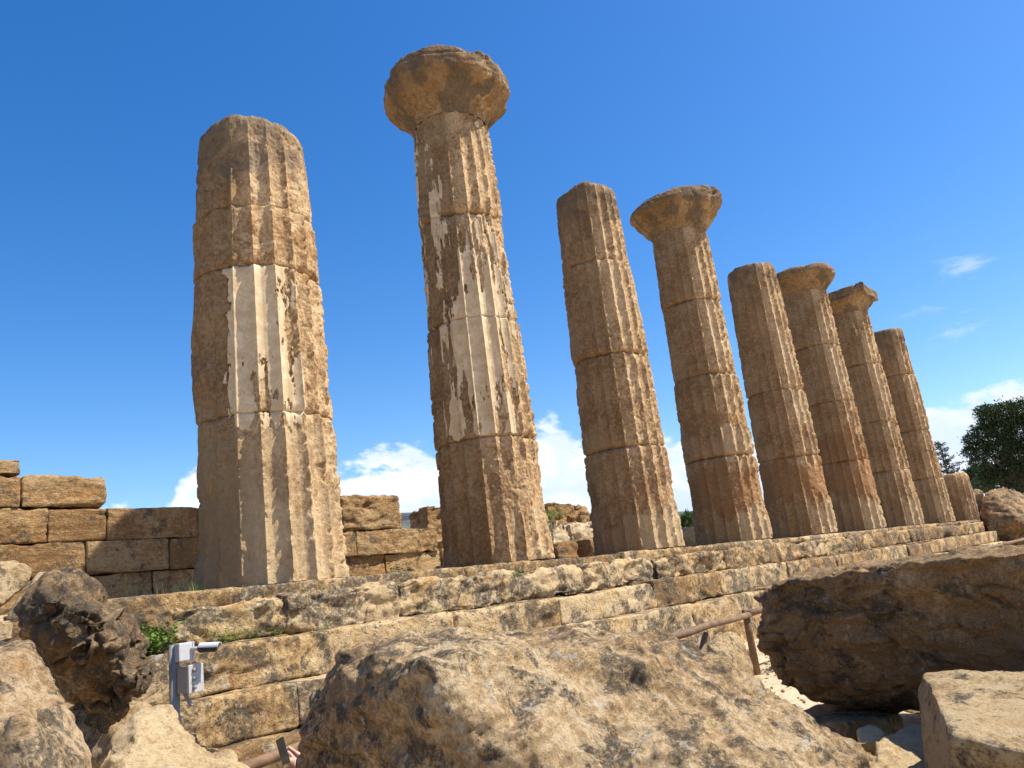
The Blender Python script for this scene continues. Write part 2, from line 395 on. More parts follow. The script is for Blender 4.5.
# floor of the colonnade, worn earth over rubble
V, Q = grid(np.arange(-7, 38.6, .15), np.arange(-1.0, 6.0, .15), lambda X, Y: -.22+.10*fbm(np.stack([X.ravel(), Y.ravel(), 0*X.ravel()], 1), .8, 4, 5).reshape(X.shape)+.25*sst(Y, 2.5, 5)+.0)
tag(mkobj('earth_floor', V, Q, MSAND), kind='structure')
# distant ridge with a town on it
MH = plain('far_hillside', (.085, .10, .085), .95, var=.45, scale=.02, spec=.1)
azs = np.radians(np.linspace(-10, 105, 300)); rsx = np.linspace(0, 1, 26)
A, K = np.meshgrid(azs, rsx, indexing='ij')
RAD = 1150+750*K
deg = np.degrees(A)
topz = np.interp(deg, [-10, 15, 30, 40, 44, 50, 54, 58, 61, 66, 75, 90, 105], [132, 135, 152, 162, 160, 137, 124, 114, 103, 80, 52, 30, 25])
P0 = np.stack([np.sin(A)*RAD, np.cos(A)*RAD, 0*A], -1).reshape(-1, 3)
Z = -4+topz*sst(K, 0, .6)*(1-.35*sst(K, .6, 1))+(fbm(P0, .006, 5, 2)*10).reshape(A.shape)*sst(K, 0, .3)
V = np.stack([CP[0]+P0[:, 0], CP[1]+P0[:, 1], Z.ravel()], 1); idx = np.arange(len(V)).reshape(A.shape)
Q = np.stack([idx[:-1, :-1], idx[:-1, 1:], idx[1:, 1:], idx[1:, :-1]], -1).reshape(-1, 4)
tag(mkobj('hills', V, Q, MH), kind='structure')
def ridge_z(a_deg, k=.5):
    i = np.argmin(np.abs(np.degrees(azs)-a_deg)); j = np.argmin(np.abs(rsx-k)); return Z[i, j], 1150+750*rsx[j]
MT = [plain('town_wall_cream', (.36, .31, .26), .9, scale=.05), plain('town_wall_white', (.42, .42, .42), .9, scale=.05), plain('town_wall_ochre', (.34, .24, .17), .9, scale=.05)]
MWIN = plain('town_window', (.06, .07, .09), .4)
TL = ['cream tower block, tallest on the far ridge between the first two columns', 'white apartment block at the left end of the far town', 'ochre apartment block low on the far ridge', 'long white apartment block at the right end of the far town', 'cream block of flats in the middle of the far town']
for k, (a, wd, ht, ki) in enumerate([(42.4, 20, 15, 0), (41.5, 24, 10, 1), (43.0, 24, 9, 2), (43.6, 38, 10, 1), (42.7, 30, 11, 0)]):
    kk = .42+.07*(k % 3)
    z, rad = ridge_z(a, kk); x = CP[0]+rad*math.sin(R(a)); y = CP[1]+rad*math.cos(R(a))
    root = empty('apartment_block', (x, y, z-2), TL[k], 'building', 'far town buildings on the ridge')
    root.rotation_euler.z = -R(a)
    bm = bmesh.new(); bmesh.ops.create_cube(bm, size=1); bmesh.ops.scale(bm, vec=(wd, 12, ht), verts=bm.verts); bmesh.ops.translate(bm, vec=(0, 0, ht/2), verts=bm.verts)
    bmesh.ops.bevel(bm, geom=bm.edges[:], offset=.15, segments=1, affect='EDGES')
    me = bpy.data.meshes.new('wall'); bm.to_mesh(me); bm.free(); me.materials.append(MT[ki]); o = bpy.data.objects.new('wall', me); COL.objects.link(o); o.parent = root
    bm = bmesh.new(); bmesh.ops.create_cube(bm, size=1); bmesh.ops.scale(bm, vec=(wd+.8, 12.8, .8), verts=bm.verts); bmesh.ops.translate(bm, vec=(0, 0, ht+.4), verts=bm.verts)
    me = bpy.data.meshes.new('roof'); bm.to_mesh(me); bm.free(); me.materials.append(MT[(ki+1) % 3]); o = bpy.data.objects.new('roof', me); COL.objects.link(o); o.parent = root
    for r_ in range(int(ht//3.4)):
        bm = bmesh.new(); bmesh.ops.create_cube(bm, size=1); bmesh.ops.scale(bm, vec=(wd-2.5, .3, 1.5), verts=bm.verts); bmesh.ops.translate(bm, vec=(0, -6.1, 2.2+r_*3.4), verts=bm.verts)
        me = bpy.data.meshes.new('window_band'); bm.to_mesh(me); bm.free(); me.materials.append(MWIN); o = bpy.data.objects.new('window_band', me); COL.objects.link(o); o.parent = root

# ------------------------------------------------------------------ temple platform (courses of blocks)
plat = empty('temple_platform', (16, -1.6, -2.0), 'long stepped platform of weathered golden blocks carrying the row of columns', 'platform')
courses = [  # y front, y back, z top, z bottom, x0, x1, rounding, amp
    (-1.22, 0.3, -.19, -.66, -6.5, 36.4, .055, .050),
    (-1.66, -.9, -.67, -1.13, -6.5, 38.3, .035, .036),
    (-2.08, -1.4, -1.14, -1.60, -6.5, 38.9, .032, .032),
    (-2.45, -1.8, -1.61, -2.12, -6.5, 39.4, .03, .03)]
fixed = {0: [288, 398, 500, 656, 726, 792, 858], 1: [300, 560, 655, 722, 790], 2: [300, 470, 610, 770]}
for ci, (yf, yb, zt, zb, x0, x1, rn, am) in enumerate(courses):
    rs = random.Random(ci*11+3)
    js = [x0]
    fx = [ony(px, np.interp(px, [200, 700, 985], [[615, 560, 526], [655, 585, 545], [705, 615, 575]][ci]), yf)[0] for px in fixed.get(ci, [])]
    for f_ in fx:
        while f_-js[-1] > 3.8: js.append(js[-1]+rs.uniform(1.9, 2.8))
        if f_-js[-1] > .5: js.append(f_)
    while x1-js[-1] > 4.2: js.append(js[-1]+rs.uniform(2.2, 3.8))
    js.append(x1)
    for k in range(len(js)-1):
        xa, xb = js[k], js[k+1]; dist = math.hypot(xa-CP[0], yf-CP[1]); res = max(.028, dist*.0027)
        dy = rs.uniform(-.035, .035); dz = rs.uniform(-.03, .015)
        block('stone_block', (xa-rn*.5, yf+dy, zb-.05), (xb+rn*.5, yb, zt+dz), MSTEP, plat, seed=ci*100+k, res=res, rnd=rn*rs.uniform(1.3, 2.2), amp=am*rs.uniform(.7, 1.2)*(1 if ci == 0 else .55), jit=.02, holes=.06 if ci == 0 else .03, strat=.6)
# thin worn bedding slabs right under the columns
rs = random.Random(5); x = -3.0; k = 0
while x < 35:
    ln = rs.uniform(1.6, 3.2)
    block('bedding_slab', (x-.02, -1.04+rs.uniform(-.07, .03), -.28), (x+ln+.02, .9, rs.uniform(-.085, -.05)), MSTEP, plat, seed=700+k, res=max(.03, (x+10)*.0035), rnd=.05, amp=.02, jit=.01)
    x += ln; k += 1

# ------------------------------------------------------------------ columns
NK = 8.74
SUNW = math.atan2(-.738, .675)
def col_radius(z):
    t = np.clip(z/NK, 0, 1); return 1.0-(1.0-.775)*(t**1.1)
def sun_away(th): return sst(-np.cos(th-SUNW), -.35, .45)     # mask of the side away from the sun, painted as brown shade
def make_column(i, top, joints, label, nth, dz, seed, stucco, tintb, wear, capital=None, topdark=.4, topcut=.10, sideflat=.6, flutes=20, bulge=0):
    cx = i*4.61; base = np.array([cx, 0, -.05]); P0 = base.copy()
    root = empty('doric_column', tuple(base), label, 'column', 'columns standing on the temple platform')
    camth = math.atan2(CP[1], CP[0]-cx)
    th = np.linspace(0, 2*math.pi, nth, endpoint=False)
    zs = [0.0]+sorted(joints)+[top]
    def shape(TH, Z, zlo, zhi, last):
        Rr = col_radius(Z)+(.03 if i == 0 else 0)
        X = np.cos(TH); Y = np.sin(TH); P = np.stack([X*Rr, Y*Rr, Z], 1)+np.array([seed*9.1, 0, 0])
        rel = np.arctan2(np.sin(TH-camth), np.cos(TH-camth))     # + is to the right seen from the camera
        big = fbm(P, .55, 3, seed); mid = fbm(P*np.array([1, 1, .8]), 1.6, 4, seed+1); fin = fbm(P, 7, 4, seed+2, .6)
        stn = fbm(P*(np.array([1.25, 1.25, .30]) if i == 0 else np.array([1.7, 1.7, .26])), 2.1, 6, seed+4, .62)
        lay = fbm(P*np.array([.6, .6, 5.0]), 3.4, 4, seed+5, .6)
        st = stucco(rel, Z)+(.80 if i == 0 else 1.2)*stn+(.75 if i == 0 else .42)*fbm(P*np.array([1, 1, .35]), 9, 4, seed+60, .6)
        sm = sst(st, .46, .52)
        er = np.clip(wear(rel, Z)+.55*mid+.35*big, 0, 1.4)*(1-sm)
        t = (TH*flutes/(2*math.pi)) % 1.0
        flu = 1-(2*t-1)**2; flu = np.clip(flu*1.12, 0, 1)**.85
        side = 1-sideflat*sst(-rel, .35, .9)*sst(fbm(P, .8, 2, seed+15), -.35, .25)
        fd = .082*np.clip(1-.85*sst(er, .45, 1.1), .02, 1)*side
        fd = np.where(sm > .5, .070*side, fd)
        if last and not capital: fd = fd*(.25+.75*sst(zhi-Z, .05, .6))
        r = Rr-fd*flu*(Rr/.9)
        r = r-.050*er*sst(er, .2, 1.0)
        arr = np.exp(-((np.minimum(t, 1-t))/.10)**2)
        chip = sst(fbm(P*np.array([1, 1, 1.3]), 5.0, 3, seed+6), .0, .35)
        r = r-arr*fd*chip*.42*(1-sm*.75)
        rough = (1-sm)*(.35+.8*np.clip(er, 0, 1.2))
        r = r+rough*(.011*mid+.010*fin+.008*lay*(.3+.7*sst(-rel+.3, -1.2, .6))+.010*fbm(P, 20, 3, seed+8))*np.where(rel<-.3,.6,1)
        # hollows torn out of the stone
        r = r-.026*(1-sm)*sst(fbm(P*np.array([1, 1, 1.5]), 2.4, 4, seed+12), .30, .62)*sst(er, 0, .5)
        r = r+.007*sm+.018*math.sin(seed*3.1+zlo*9.7)*(1-sm)-.022*big*(1-sm)
        if i == 0: r = r+(.035*band(Z, 2.9, 4.1, .4)-.055*band(Z, .5, 2.5, .35))*sst(-rel, .7, 1.3)*(1+.8*mid)
        # drum edges
        e = np.minimum(Z-zlo if zlo > 0 else 1.0+0*Z, 1.0 if last else zhi-Z)
        cr = sst(fbm(P, 1.3, 3, seed+20), -.2, .4)
        r = r-.030*np.exp(-(e/.014)**2)-(.008+.07*cr)*np.exp(-(e/.05)**2)*(1-.5*sm)
        if last and not capital:
            tz = zhi-Z; r = r-(topcut*np.exp(-tz/.07)+.012*np.exp(-tz/.4))*(1+1.1*fbm(P, 1.8, 3, seed+33))
        tint = tintb(rel, Z+.5*mid+.25*fin+.25*big)+.5*big
        li = topdark*sst(Z, top-2.6, top)*(1.0 if not capital else .7)+.05*sst(-rel, -.3, .9)  # lichen near the top, plus faint shade painted on the camera-left side
        ti_j = .2*math.sin(seed*7.3+zlo*5.1); tint = tint+ti_j
        return r, np.clip((st-.49)/.5+.5, 0, 1), tint, li
    for k in range(len(zs)-1):
        zlo, zhi = zs[k], zs[k+1]; last = k == len(zs)-2
        nz = max(6, int((zhi-zlo)/dz)); zz = np.linspace(zlo, zhi, nz+1)
        e = .03; zz = np.unique(np.concatenate([zz, [zlo+.006, zlo+.014, zlo+.026, zhi-.006, zhi-.014, zhi-.026]]).round(4))
        TH, ZZ = np.meshgrid(th, zz, indexing='ij'); TH = TH.ravel(); ZZ = ZZ.ravel()
        r, sm, ti, li = shape(TH, ZZ, zlo, zhi, last)
        Zout = ZZ.copy()
        if last and not capital:   # broken uneven top
            f = sst(ZZ, zhi-.9, zhi); P = np.stack([np.cos(TH), np.sin(TH), 0*TH+seed], 1)
            Zout = ZZ+f*(.06*fbm(P, 1.0, 2, seed+44)-.02*sst(fbm(P, 2.6, 2, seed+45), .1, .4))
        V = np.stack([np.cos(TH)*r, np.sin(TH)*r, Zout], 1)+P0
        nzz = len(zz); idx = np.arange(len(V)).reshape(nth, nzz); nx = np.roll(idx, -1, 0)
        Q = np.stack([idx[:, :-1], nx[:, :-1], nx[:, 1:], idx[:, 1:]], -1).reshape(-1, 4)
        A = [sm, ti, li]; Vs = [V]; Qs = [Q]; off = len(V)
        for end in (0, -1):   # end caps as rings
            ring = idx[:, end]; prev = ring; rim = V[ring]-P0
            for fr in (.97, .9, .75, .5, .25, .04):
                P = rim*np.array([fr, fr, 1])
                if end == -1 and last and not capital:
                    zr = rim[:, 2].mean()+(rim[:, 2]-rim[:, 2].mean())*fr
                    P[:, 2] = zr+.06*(1-fr)**.5+.05*fbm(P+seed, 2.5, 4, seed+3)*(1 if fr < .96 else .5)
                V2 = P+P0; i2 = off+np.arange(nth); off += nth
                a, b = prev, i2
                q = np.stack([a, np.roll(a, -1), np.roll(b, -1), b], -1)
                if end == 0: q = q[:, ::-1]
                Vs.append(V2); Qs.append(q); prev = i2
                A = [np.concatenate([A[0], np.zeros(nth)]), np.concatenate([A[1], np.full(nth, .3)]), np.concatenate([A[2], np.full(nth, .5)])]
        Vc = np.concatenate(Vs); tc_ = np.arctan2(Vc[:, 1], Vc[:, 0]-cx)
        mkobj('drum', Vc, np.concatenate(Qs), MCOL, root, attrs={'stucco': A[0], 'tint': A[1], 'lichen': A[2], 'shade_tint': sun_away(tc_)})
    if capital:
        prof, fn, cs = capital
        pr = np.array(prof, float); s = np.concatenate([[0], np.cumsum(np.linalg.norm(np.diff(pr, axis=0), axis=1))])
        m = int(s[-1]/max(dz*.9, .02)); ss = np.linspace(0, s[-1], m)
        rr = np.interp(ss, s, pr[:, 0]); zz = np.interp(ss, s, pr[:, 1])
        TH, K = np.meshgrid(th, np.arange(m), indexing='ij'); TH = TH.ravel(); K = K.ravel()
        r = rr[K]; z = zz[K]
        rel = np.arctan2(np.sin(TH-camth), np.cos(TH-camth))
        r, z = fn(TH, rel, r, z)
        V = np.stack([np.cos(TH)*r, np.sin(TH)*r, z], 1); idx = np.arange(len(V)).reshape(nth, m); nx = np.roll(idx, -1, 0)
        Q = np.stack([idx[:, :-1], nx[:, :-1], nx[:, 1:], idx[:, 1:]], -1).reshape(-1, 4)
        N = vnormals(V, Q); W = V+cs
        fade = sst(rr[K], .05, .3)
        dd = (.022*fbm(W, 1.5, 4, cs)+.022*fbm(W*np.array([1, 1, 1.8]), 4.5, 5, cs+1, .6)-.03*sst(ridge(W, 1.5, 4, cs+2), .45, .9)+.008*fbm(W, 16, 3, cs+5)-.09*sst(fbm(W, 1.25, 3, cs+8), .25, .45)*sst(z, NK+.4, NK+.7))*fade*sst(z, NK-.02, NK+.12)
        V = V+N*dd[:, None]+P0
        mkobj('capital', V, Q, MCOL, root, attrs={'stucco': 0*r, 'tint': .15-.5*sst(fbm(W, 1.1, 3, cs+4), 0, .3)+.5*sst(fbm(W, 1.4, 3, cs+14), .1, .35), 'shade_tint': .95+.3*sun_away(TH)-.5*sst(fbm(W, 1.3, 4, cs+15), .15, .4), 'lichen': .36+.7*sst(fbm(W*np.array([1, 1, .6]), 1.6, 4, cs+16), 0, .35)+.35*sst(z, NK+.5, NK+1.1)})  # capitals browned all round, deepening the shade on their undersides
    return root
def band(z, a, b, w=.15):
    z = z/.94; return sst(z, a-w, a+w)*(1-sst(z, b-w, b+w))

def PS(P, k): return [(r_*k, z_) for r_, z_ in P]
def cap_round(cs, rim=1.0, slope=0.0, sdir=0.0, square=0.0, dents=1.0):
    def fn(TH, rel, r, z):
        lobe = 1+.018*dents*np.cos(TH*3+cs)+.018*dents*np.sin(TH*5+cs*2)
        k = sst(r, .85, 1.2)
        r = r*(1+(lobe-1)*k)
        z = z+sst(z, NK+.5, NK+.85)*(slope*np.cos(TH-sdir)*r)
        if square:
            kk = sst(z, NK+.5, NK+.58)*sst(r, .5, .9)
            a = np.abs(((TH-.05) % (math.pi/2))-math.pi/4); 
            sq = 1/np.maximum(np.cos(math.pi/4-a), .70)
            r = r*(1+kk*square*(sq-1.12))
        return r, z
    return fn
# echinus flares at about 45 degrees from the neck, then a worn rim and a worn-down abacus
PROF = [(.80, NK-.02), (.83, NK+.04), (.88, NK+.10), (1.00, NK+.23), (1.13, NK+.36), (1.26, NK+.49), (1.37, NK+.61), (1.42, NK+.68), (1.42, NK+.90), (1.38, NK+.94), (1.33, NK+.96), (1.34, NK+1.02), (1.31, NK+1.14), (1.22, NK+1.22), (.8, NK+1.27), (.4, NK+1.28), (.02, NK+1.28)]
PROFB = [(.80, NK-.02), (.83, NK+.04), (.88, NK+.10), (1.01, NK+.23), (1.15, NK+.36), (1.27, NK+.48), (1.33, NK+.57), (1.33, NK+.68), (1.29, NK+.78), (1.20, NK+.85), (.8, NK+.90), (.4, NK+.91), (.02, NK+.91)]
PROF4 = [(.80, NK-.02), (.83, NK+.06), (.95, NK+.20), (1.11, NK+.36), (1.27, NK+.53), (1.40, NK+.68), (1.42, NK+.86), (1.32, NK+1.02), (1.16, NK+1.12), (.7, NK+1.18), (.02, NK+1.19)]
PROFS = [(.80, NK-.02), (.83, NK+.05), (.96, NK+.18), (1.12, NK+.35), (1.22, NK+.50), (1.26, NK+.52), (1.26, NK+.88), (1.20, NK+.96), (.7, NK+.99), (.02, NK+1.0)]

# 1: broad, no capital, stucco on the two middle drums
def st1(rel, z):
    core = np.exp(-np.abs((rel-.09)/.64)**5)
    core = core*(.30+.70*sst(z, 1.5, 2.3))
    edge = .42*np.exp(-((rel+.62)/.22)**2)          # tattered margin on the left
    foot = .12*(1-sst(z, 1.9, 2.4))
    return -.70+1.50*core+edge-foot-2*sst(z, 4.38, 4.40)
make_column(0, 6.80, [2.25, 4.39, 5.32], 'broad broken column without capital, nearest and leftmost, pale stucco on its middle', 640, .016, 1, st1,
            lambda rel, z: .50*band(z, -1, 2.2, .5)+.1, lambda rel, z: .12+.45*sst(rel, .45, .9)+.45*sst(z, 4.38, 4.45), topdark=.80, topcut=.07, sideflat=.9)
# 2: tallest with wide round capital
def st2(rel, z): return .30*band(z, 2.35, 8.9, .02)*np.exp(-((rel+.1)/1.25)**4)-.22*band(z, 7.1, 9, .05)*sst(rel, -.1, .3)-.1+.16*band(z, 4.0, 6.8)+.30*band(z, 2.35, 5.2, .03)*np.exp(-((rel-.15)/.55)**4)-.55*(1-sst(z, 2.15, 2.21))
make_column(1, NK, [2.19, 4.43, 6.56], 'tall slim column with the largest round capital, second from the left, flaking pale stucco', 600, .018, 2, st2,
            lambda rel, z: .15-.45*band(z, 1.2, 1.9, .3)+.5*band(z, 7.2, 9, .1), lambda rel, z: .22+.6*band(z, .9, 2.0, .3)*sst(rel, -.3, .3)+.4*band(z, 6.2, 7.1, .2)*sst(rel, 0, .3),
            (PS(PROF, .925), cap_round(2, dents=.8), 12), topdark=.35)
make_column(2, 8.68, [2.24, 4.39, 6.67], 'capless column with rough chipped sunny flutes, third from the left', 440, .022, 3,
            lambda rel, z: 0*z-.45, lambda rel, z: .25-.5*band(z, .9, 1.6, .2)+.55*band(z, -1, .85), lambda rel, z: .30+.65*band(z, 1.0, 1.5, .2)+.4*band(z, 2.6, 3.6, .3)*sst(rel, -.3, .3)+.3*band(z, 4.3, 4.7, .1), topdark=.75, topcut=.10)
make_column(3, NK, [2.21, 4.44, 6.59], 'column with lopsided mushroom capital broken on one side, fourth from the left', 420, .022, 4,
            lambda rel, z: .45*band(z, 4.8, 6.7, .2)*np.exp(-((rel+1.0)/.35)**2)+.35*band(z, 2.3, 3.0, .3)-.38, lambda rel, z: .15+.5*band(z, 2.2, 3.1, .2)-.6*band(z, .9, 1.9, .2)-.5*band(z, 3.1, 3.6, .1)+.7*band(z, -1, .85),
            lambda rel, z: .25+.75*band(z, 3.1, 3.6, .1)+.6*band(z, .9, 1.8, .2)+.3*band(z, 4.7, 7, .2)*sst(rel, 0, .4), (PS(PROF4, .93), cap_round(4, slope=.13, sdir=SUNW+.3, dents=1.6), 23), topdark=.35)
make_column(4, 8.74, [2.37, 4.48], 'capless column with crisp sunlit flutes and flat top, fifth from the left', 400, .026, 5,
            lambda rel, z: 0*z-.45, lambda rel, z: .1+.55*band(z, 2.5, 4.7, .1)-.6*band(z, 1.2, 2.4, .2)+.75*band(z, -1, .95), lambda rel, z: .08+.75*band(z, 1.2, 2.3, .2), topdark=.65, topcut=.05)
make_column(5, NK, [2.38, 4.52, 6.64], 'column with thick round capital, sixth from the left, touching its neighbour in view', 380, .028, 6,
            lambda rel, z: .3*band(z, 7.2, 8.6)*np.exp(-((rel-.1)/.3)**2)-.42, lambda rel, z: .1+.5*band(z, 4.7, 6.4, .1)-.6*band(z, 1.2, 3.4, .2)+.75*band(z, -1, .95), lambda rel, z: .10+.7*band(z, 1.1, 2.5, .2), (PS(PROFB, .93), cap_round(6, dents=1.0), 31), topdark=.3)
make_column(6, NK, [2.14, 4.13, 6.49], 'column with square-cornered capital, seventh from the left', 360, .03, 7,
            lambda rel, z: .5*band(z, 8.2, 8.9)*np.exp(-((rel-.2)/.5)**2)-.40, lambda rel, z: .1+.4*band(z, 4.3, 6.7, .1)+.6*band(z, -1, 1.0), lambda rel, z: .15+.5*band(z, 1.2, 2.4, .2)+.4*band(z, 6.9, 8.9)*sst(rel, 0, .5), (PS(PROFS, .93), cap_round(7, square=1.0, slope=.05, sdir=SUNW, dents=.6), 37), topdark=.4)
make_column(7, 8.72, [1.9, 4.02, 6.57], 'last full-height column, capless, furthest of the tall row', 340, .03, 8,
            lambda rel, z: 0*z-.45, lambda rel, z: .1+.4*band(z, 0, 3.0, .3), lambda rel, z: .12+.3*band(z, 1.2, 2.0, .2)+.4*band(z, 6.8, 8.5, .2), topdark=.75, topcut=.06)
make_column(8, 2.2, [], 'short fluted column stump at the far end of the platform', 300, .03, 9,
            lambda rel, z: 0*z-.5, lambda rel, z: .2+0*z, lambda rel, z: .15+0*z, topdark=.3, topcut=.05)

# ------------------------------------------------------------------ ruined wall behind
wall = empty('ruined_wall', (0, 5.5, -.1), 'ruined wall of coursed golden ashlar blocks behind the first column', 'wall')
def wx(px, py=520): return ony(px, py, 5.0)[0]
rows = [  # z0, z1, joints px or x
    (2.36, 2.64, [-6.2, -4.4, -3.0, wx(22, 460)]),
    (1.80, 2.36, [-6.4, -4.6, -3.2, wx(21, 490), wx(108, 492)]),
    (1.20, 1.80, [-6.8, -5.0, -3.3, wx(48, 530), wx(108, 528), 1.6, 3.0]),
    (.62, 1.20, [-7, -5.6, -4.0, -2.6, wx(87, 565), wx(170, 560), 2.2, 3.6, 5.35, 7.9]),
    (.02, .62, [-7, -5.2, -3.7, -2.3, -.6, .7, 2.1, 3.4, 4.9, 6.2, 8.0]),
    (-.45, .02, [-7, -5, -3, -1, 1, 3, 5, 7, 8.2])]
k = 0
for z0, z1, js in rows:
    for a, b in zip(js[:-1], js[1:]):
        dy = random.uniform(-.04, .04)+(.22 if z1 < .1 else .10 if z1 < .7 else 0)
        o = block('stone_block', (a+.002, 5.0+dy*.6, z0-.004), (b-.002, 5.95, z1+.002+(random.uniform(-.03, .03) if z1 > 1.7 else 0)), MWALL, wall, seed=300+k, res=.04, rnd=.024 if (z1, b) != (2.36, js[-1]) else .10, amp=.014 if k % 3 else .026, jit=.012, holes=.03)
        k += 1
tag(block('fallen_block', (4.95, 4.95, 1.19), (6.75, 5.75, 2.02), MWALL, None, seed=401, res=.04, rnd=.06, amp=.04, rz=.03, holes=.08), 'single big block on top of the wall between first and second columns', 'stone block')
# rubble and blocks further along, seen between the columns
rub = [((7.9, 5.0, .0), (9.6, 6.2, .95)), ((9.2, 6.6, .5), (10.8, 7.6, 2.0)), ((9.9, 3.9, -.2), (12.3, 5.2, .55)), ((12.5, 3.7, -.2), (14.4, 5.0, .62)),
       ((12.0, 5.8, .3), (14.4, 6.9, 1.38)), ((14.6, 5.9, .3), (17.0, 6.9, 1.30)), ((15.4, 7.4, .8), (17.9, 8.5, 2.12)), ((18.2, 7.4, .8), (21, 8.6, 1.85)),
       ((16.6, 4.2, -.2), (18.4, 5.3, .75)), ((18.7, 4.4, -.2), (20.6, 5.6, .8)), ((16.0, 6.0, 0), (19.0, 7.2, 1.25)), ((22, 4.2, -.2), (24.4, 5.4, .7)), ((25.5, 4.4, -.2), (28, 5.4, .8)), ((10.0, 3.0, -.25), (11.2, 3.8, .1)), ((6.0, 2.9, -.25), (7.4, 3.7, .12))]
rubl = ['squared block ending the wall left of the second column', 'raised block behind the wall end, left of the second column', 'low rounded block on the floor between second and third columns', 'low block left of the third column base',
        'middle-tier block between second and third columns', 'middle-tier block behind the third column', 'dark rough block crowning the rubble between second and third columns', 'long pale block topping the rubble behind the third column',
        'upright dark block between third and fourth columns', 'block behind the fourth column base', 'flat-topped block at the back between third and fourth columns', 'low block behind the fifth column', 'low block behind the sixth column', 'small slab on the floor right of the second column', 'small slab on the floor left of the second column']
for k, (lo, hi) in enumerate(rub):
    tag(block('fallen_block', lo, hi, MRUB if k in (4, 5, 7) else MWALL, None, seed=420+k, res=.05, rnd=.14, amp=.06, rz=random.uniform(-.08, .08), tilt=(random.uniform(-.04, .04), random.uniform(-.04, .04)), jit=.1, holes=.12), rubl[k], 'stone block', 'fallen blocks behind the columns')
V, Q = grid(np.arange(-8, 39, .4), np.arange(5.9, 33, .4), lambda X, Y: -.10+.75*sst(Y, 5.9, 8.5)+.3*fbm(np.stack([X.ravel(), Y.ravel(), 0*X.ravel()], 1), .3, 4, 8).reshape(X.shape)-1.4*sst(Y, 26, 33))
tag(mkobj('temple_earth', V, Q, MRUB), kind='structure')

# ------------------------------------------------------------------ foreground boulders
def A_(l): return [at(*p) for p in l]
# big fallen block in the middle: flat lit top, undercut shaded left face, long slope to the right
boulder('boulder', [
    A_([(315, 690, 4.7), (340, 652, 4.45), (378, 636, 4.6), (480, 630, 4.8), (600, 628, 5.0), (650, 628, 4.8), (695, 637, 4.5),
        (300, 735, 4.5), (330, 690, 4.3), (425, 662, 3.5), (500, 690, 3.75), (640, 690, 4.15), (700, 690, 4.1),
        (297, 800, 4.5), (300, 900, 4.8), (440, 900, 3.75), (560, 900, 2.95), (700, 900, 3.0), (520, 1000, 4.8), (360, 980, 5.2), (800, 900, 4.6)]),
    A_([(560, 640, 4.6), (690, 640, 4.5), (725, 672, 4.35), (775, 708, 4.25), (830, 728, 4.2), (880, 752, 4.1), (905, 785, 4.0), (925, 900, 4.2), (620, 700, 4.0), (700, 740, 3.55), (780, 800, 3.2), (560, 770, 3.4), (600, 900, 2.95), (800, 950, 3.2)])],
    MB['centre'], 'huge weathered grey and golden boulder filling the bottom centre of the view', voxel=.016, amp=.06, seed=3, smooth=6, pits=.010, strat=.35, fine=1.25, rdg=.5)
boulder('boulder', [
    A_([(757, 594, 6.6), (757, 640, 6.4), (778, 583, 6.1), (777, 678, 6.5), (810, 700, 6.6), (868, 712, 6.7), (905, 712, 6.75), (1000, 712, 6.3),
        (870, 567, 5.6), (1024, 553, 4.9), (1250, 520, 4.2), (1250, 700, 4.5), (1100, 720, 5.2),
        (800, 572, 7.6), (1024, 548, 6.6), (1300, 520, 5.8), (900, 690, 8.0), (1300, 690, 6.0), (790, 655, 7.8)])],
    MB['brown'], 'long dark brown squared boulder lying in shade at the right', voxel=.022, amp=.045, seed=8, smooth=5, pits=.02, crack=.05, fine=1.3, strat=.6)
boulder('boulder', [
    A_([(921, 671, 4.7), (1000, 670, 4.5), (1200, 684, 4.1), (933, 697, 4.1), (952, 736, 3.55), (1024, 752, 3.35), (1200, 790, 3.0),
        (914, 715, 4.75), (930, 760, 4.3), (958, 810, 3.75), (1010, 850, 3.5), (1200, 900, 3.2), (950, 950, 4.4), (1200, 950, 4.2), (1000, 700, 5.0)])],
    MB['sand'], 'pale flat-topped block in the bottom right corner', voxel=.018, amp=.028, seed=12, smooth=5, pits=.012, rdg=.3)
boulder('boulder', [
    A_([(874, 742, 4.9), (905, 722, 5.2), (935, 718, 5.3), (975, 740, 5.0), (960, 800, 4.4), (880, 790, 4.5), (868, 860, 4.8), (980, 860, 4.8), (900, 900, 5.3), (990, 800, 5.2)])],
    MB['pale'], 'low sunlit slab wedged between the middle boulder and the corner block', voxel=.02, amp=.02, seed=14, smooth=4, pits=.01)
boulder('boulder', [
    A_([(770, 716, 6.9), (825, 702, 7.3), (885, 702, 7.1), (902, 716, 6.3), (905, 745, 6.1), (850, 722, 5.7), (790, 722, 6.2), (900, 780, 6.2), (780, 790, 6.3), (850, 760, 7.3), (850, 790, 5.8)])],
    MB['sand'], 'grey rounded slab in shade under the long brown boulder', voxel=.025, amp=.02, seed=15, smooth=6, pits=.008)
boulder('small_rock', [
    A_([(858, 728, 5.2), (872, 722, 5.3), (884, 730, 5.1), (885, 745, 5.0), (855, 745, 5.0), (870, 770, 5.3)])],
    MB['pale'], 'small pale rock beside the shaded slab, right of the middle boulder', voxel=.016, amp=.015, seed=16, smooth=4, cat='rock')
boulder('boulder', [A_([(890, 700, 8.2), (960, 700, 8.2), (990, 730, 8), (990, 790, 8), (890, 790, 8), (930, 720, 7.4), (950, 780, 9)])],  # extra rock, added to close off the bright sand in the gap
    MB['brown'], 'added dark rock closing the bright gap under the long brown boulder, left of the corner block', voxel=.04, amp=.03, seed=19, smooth=4)
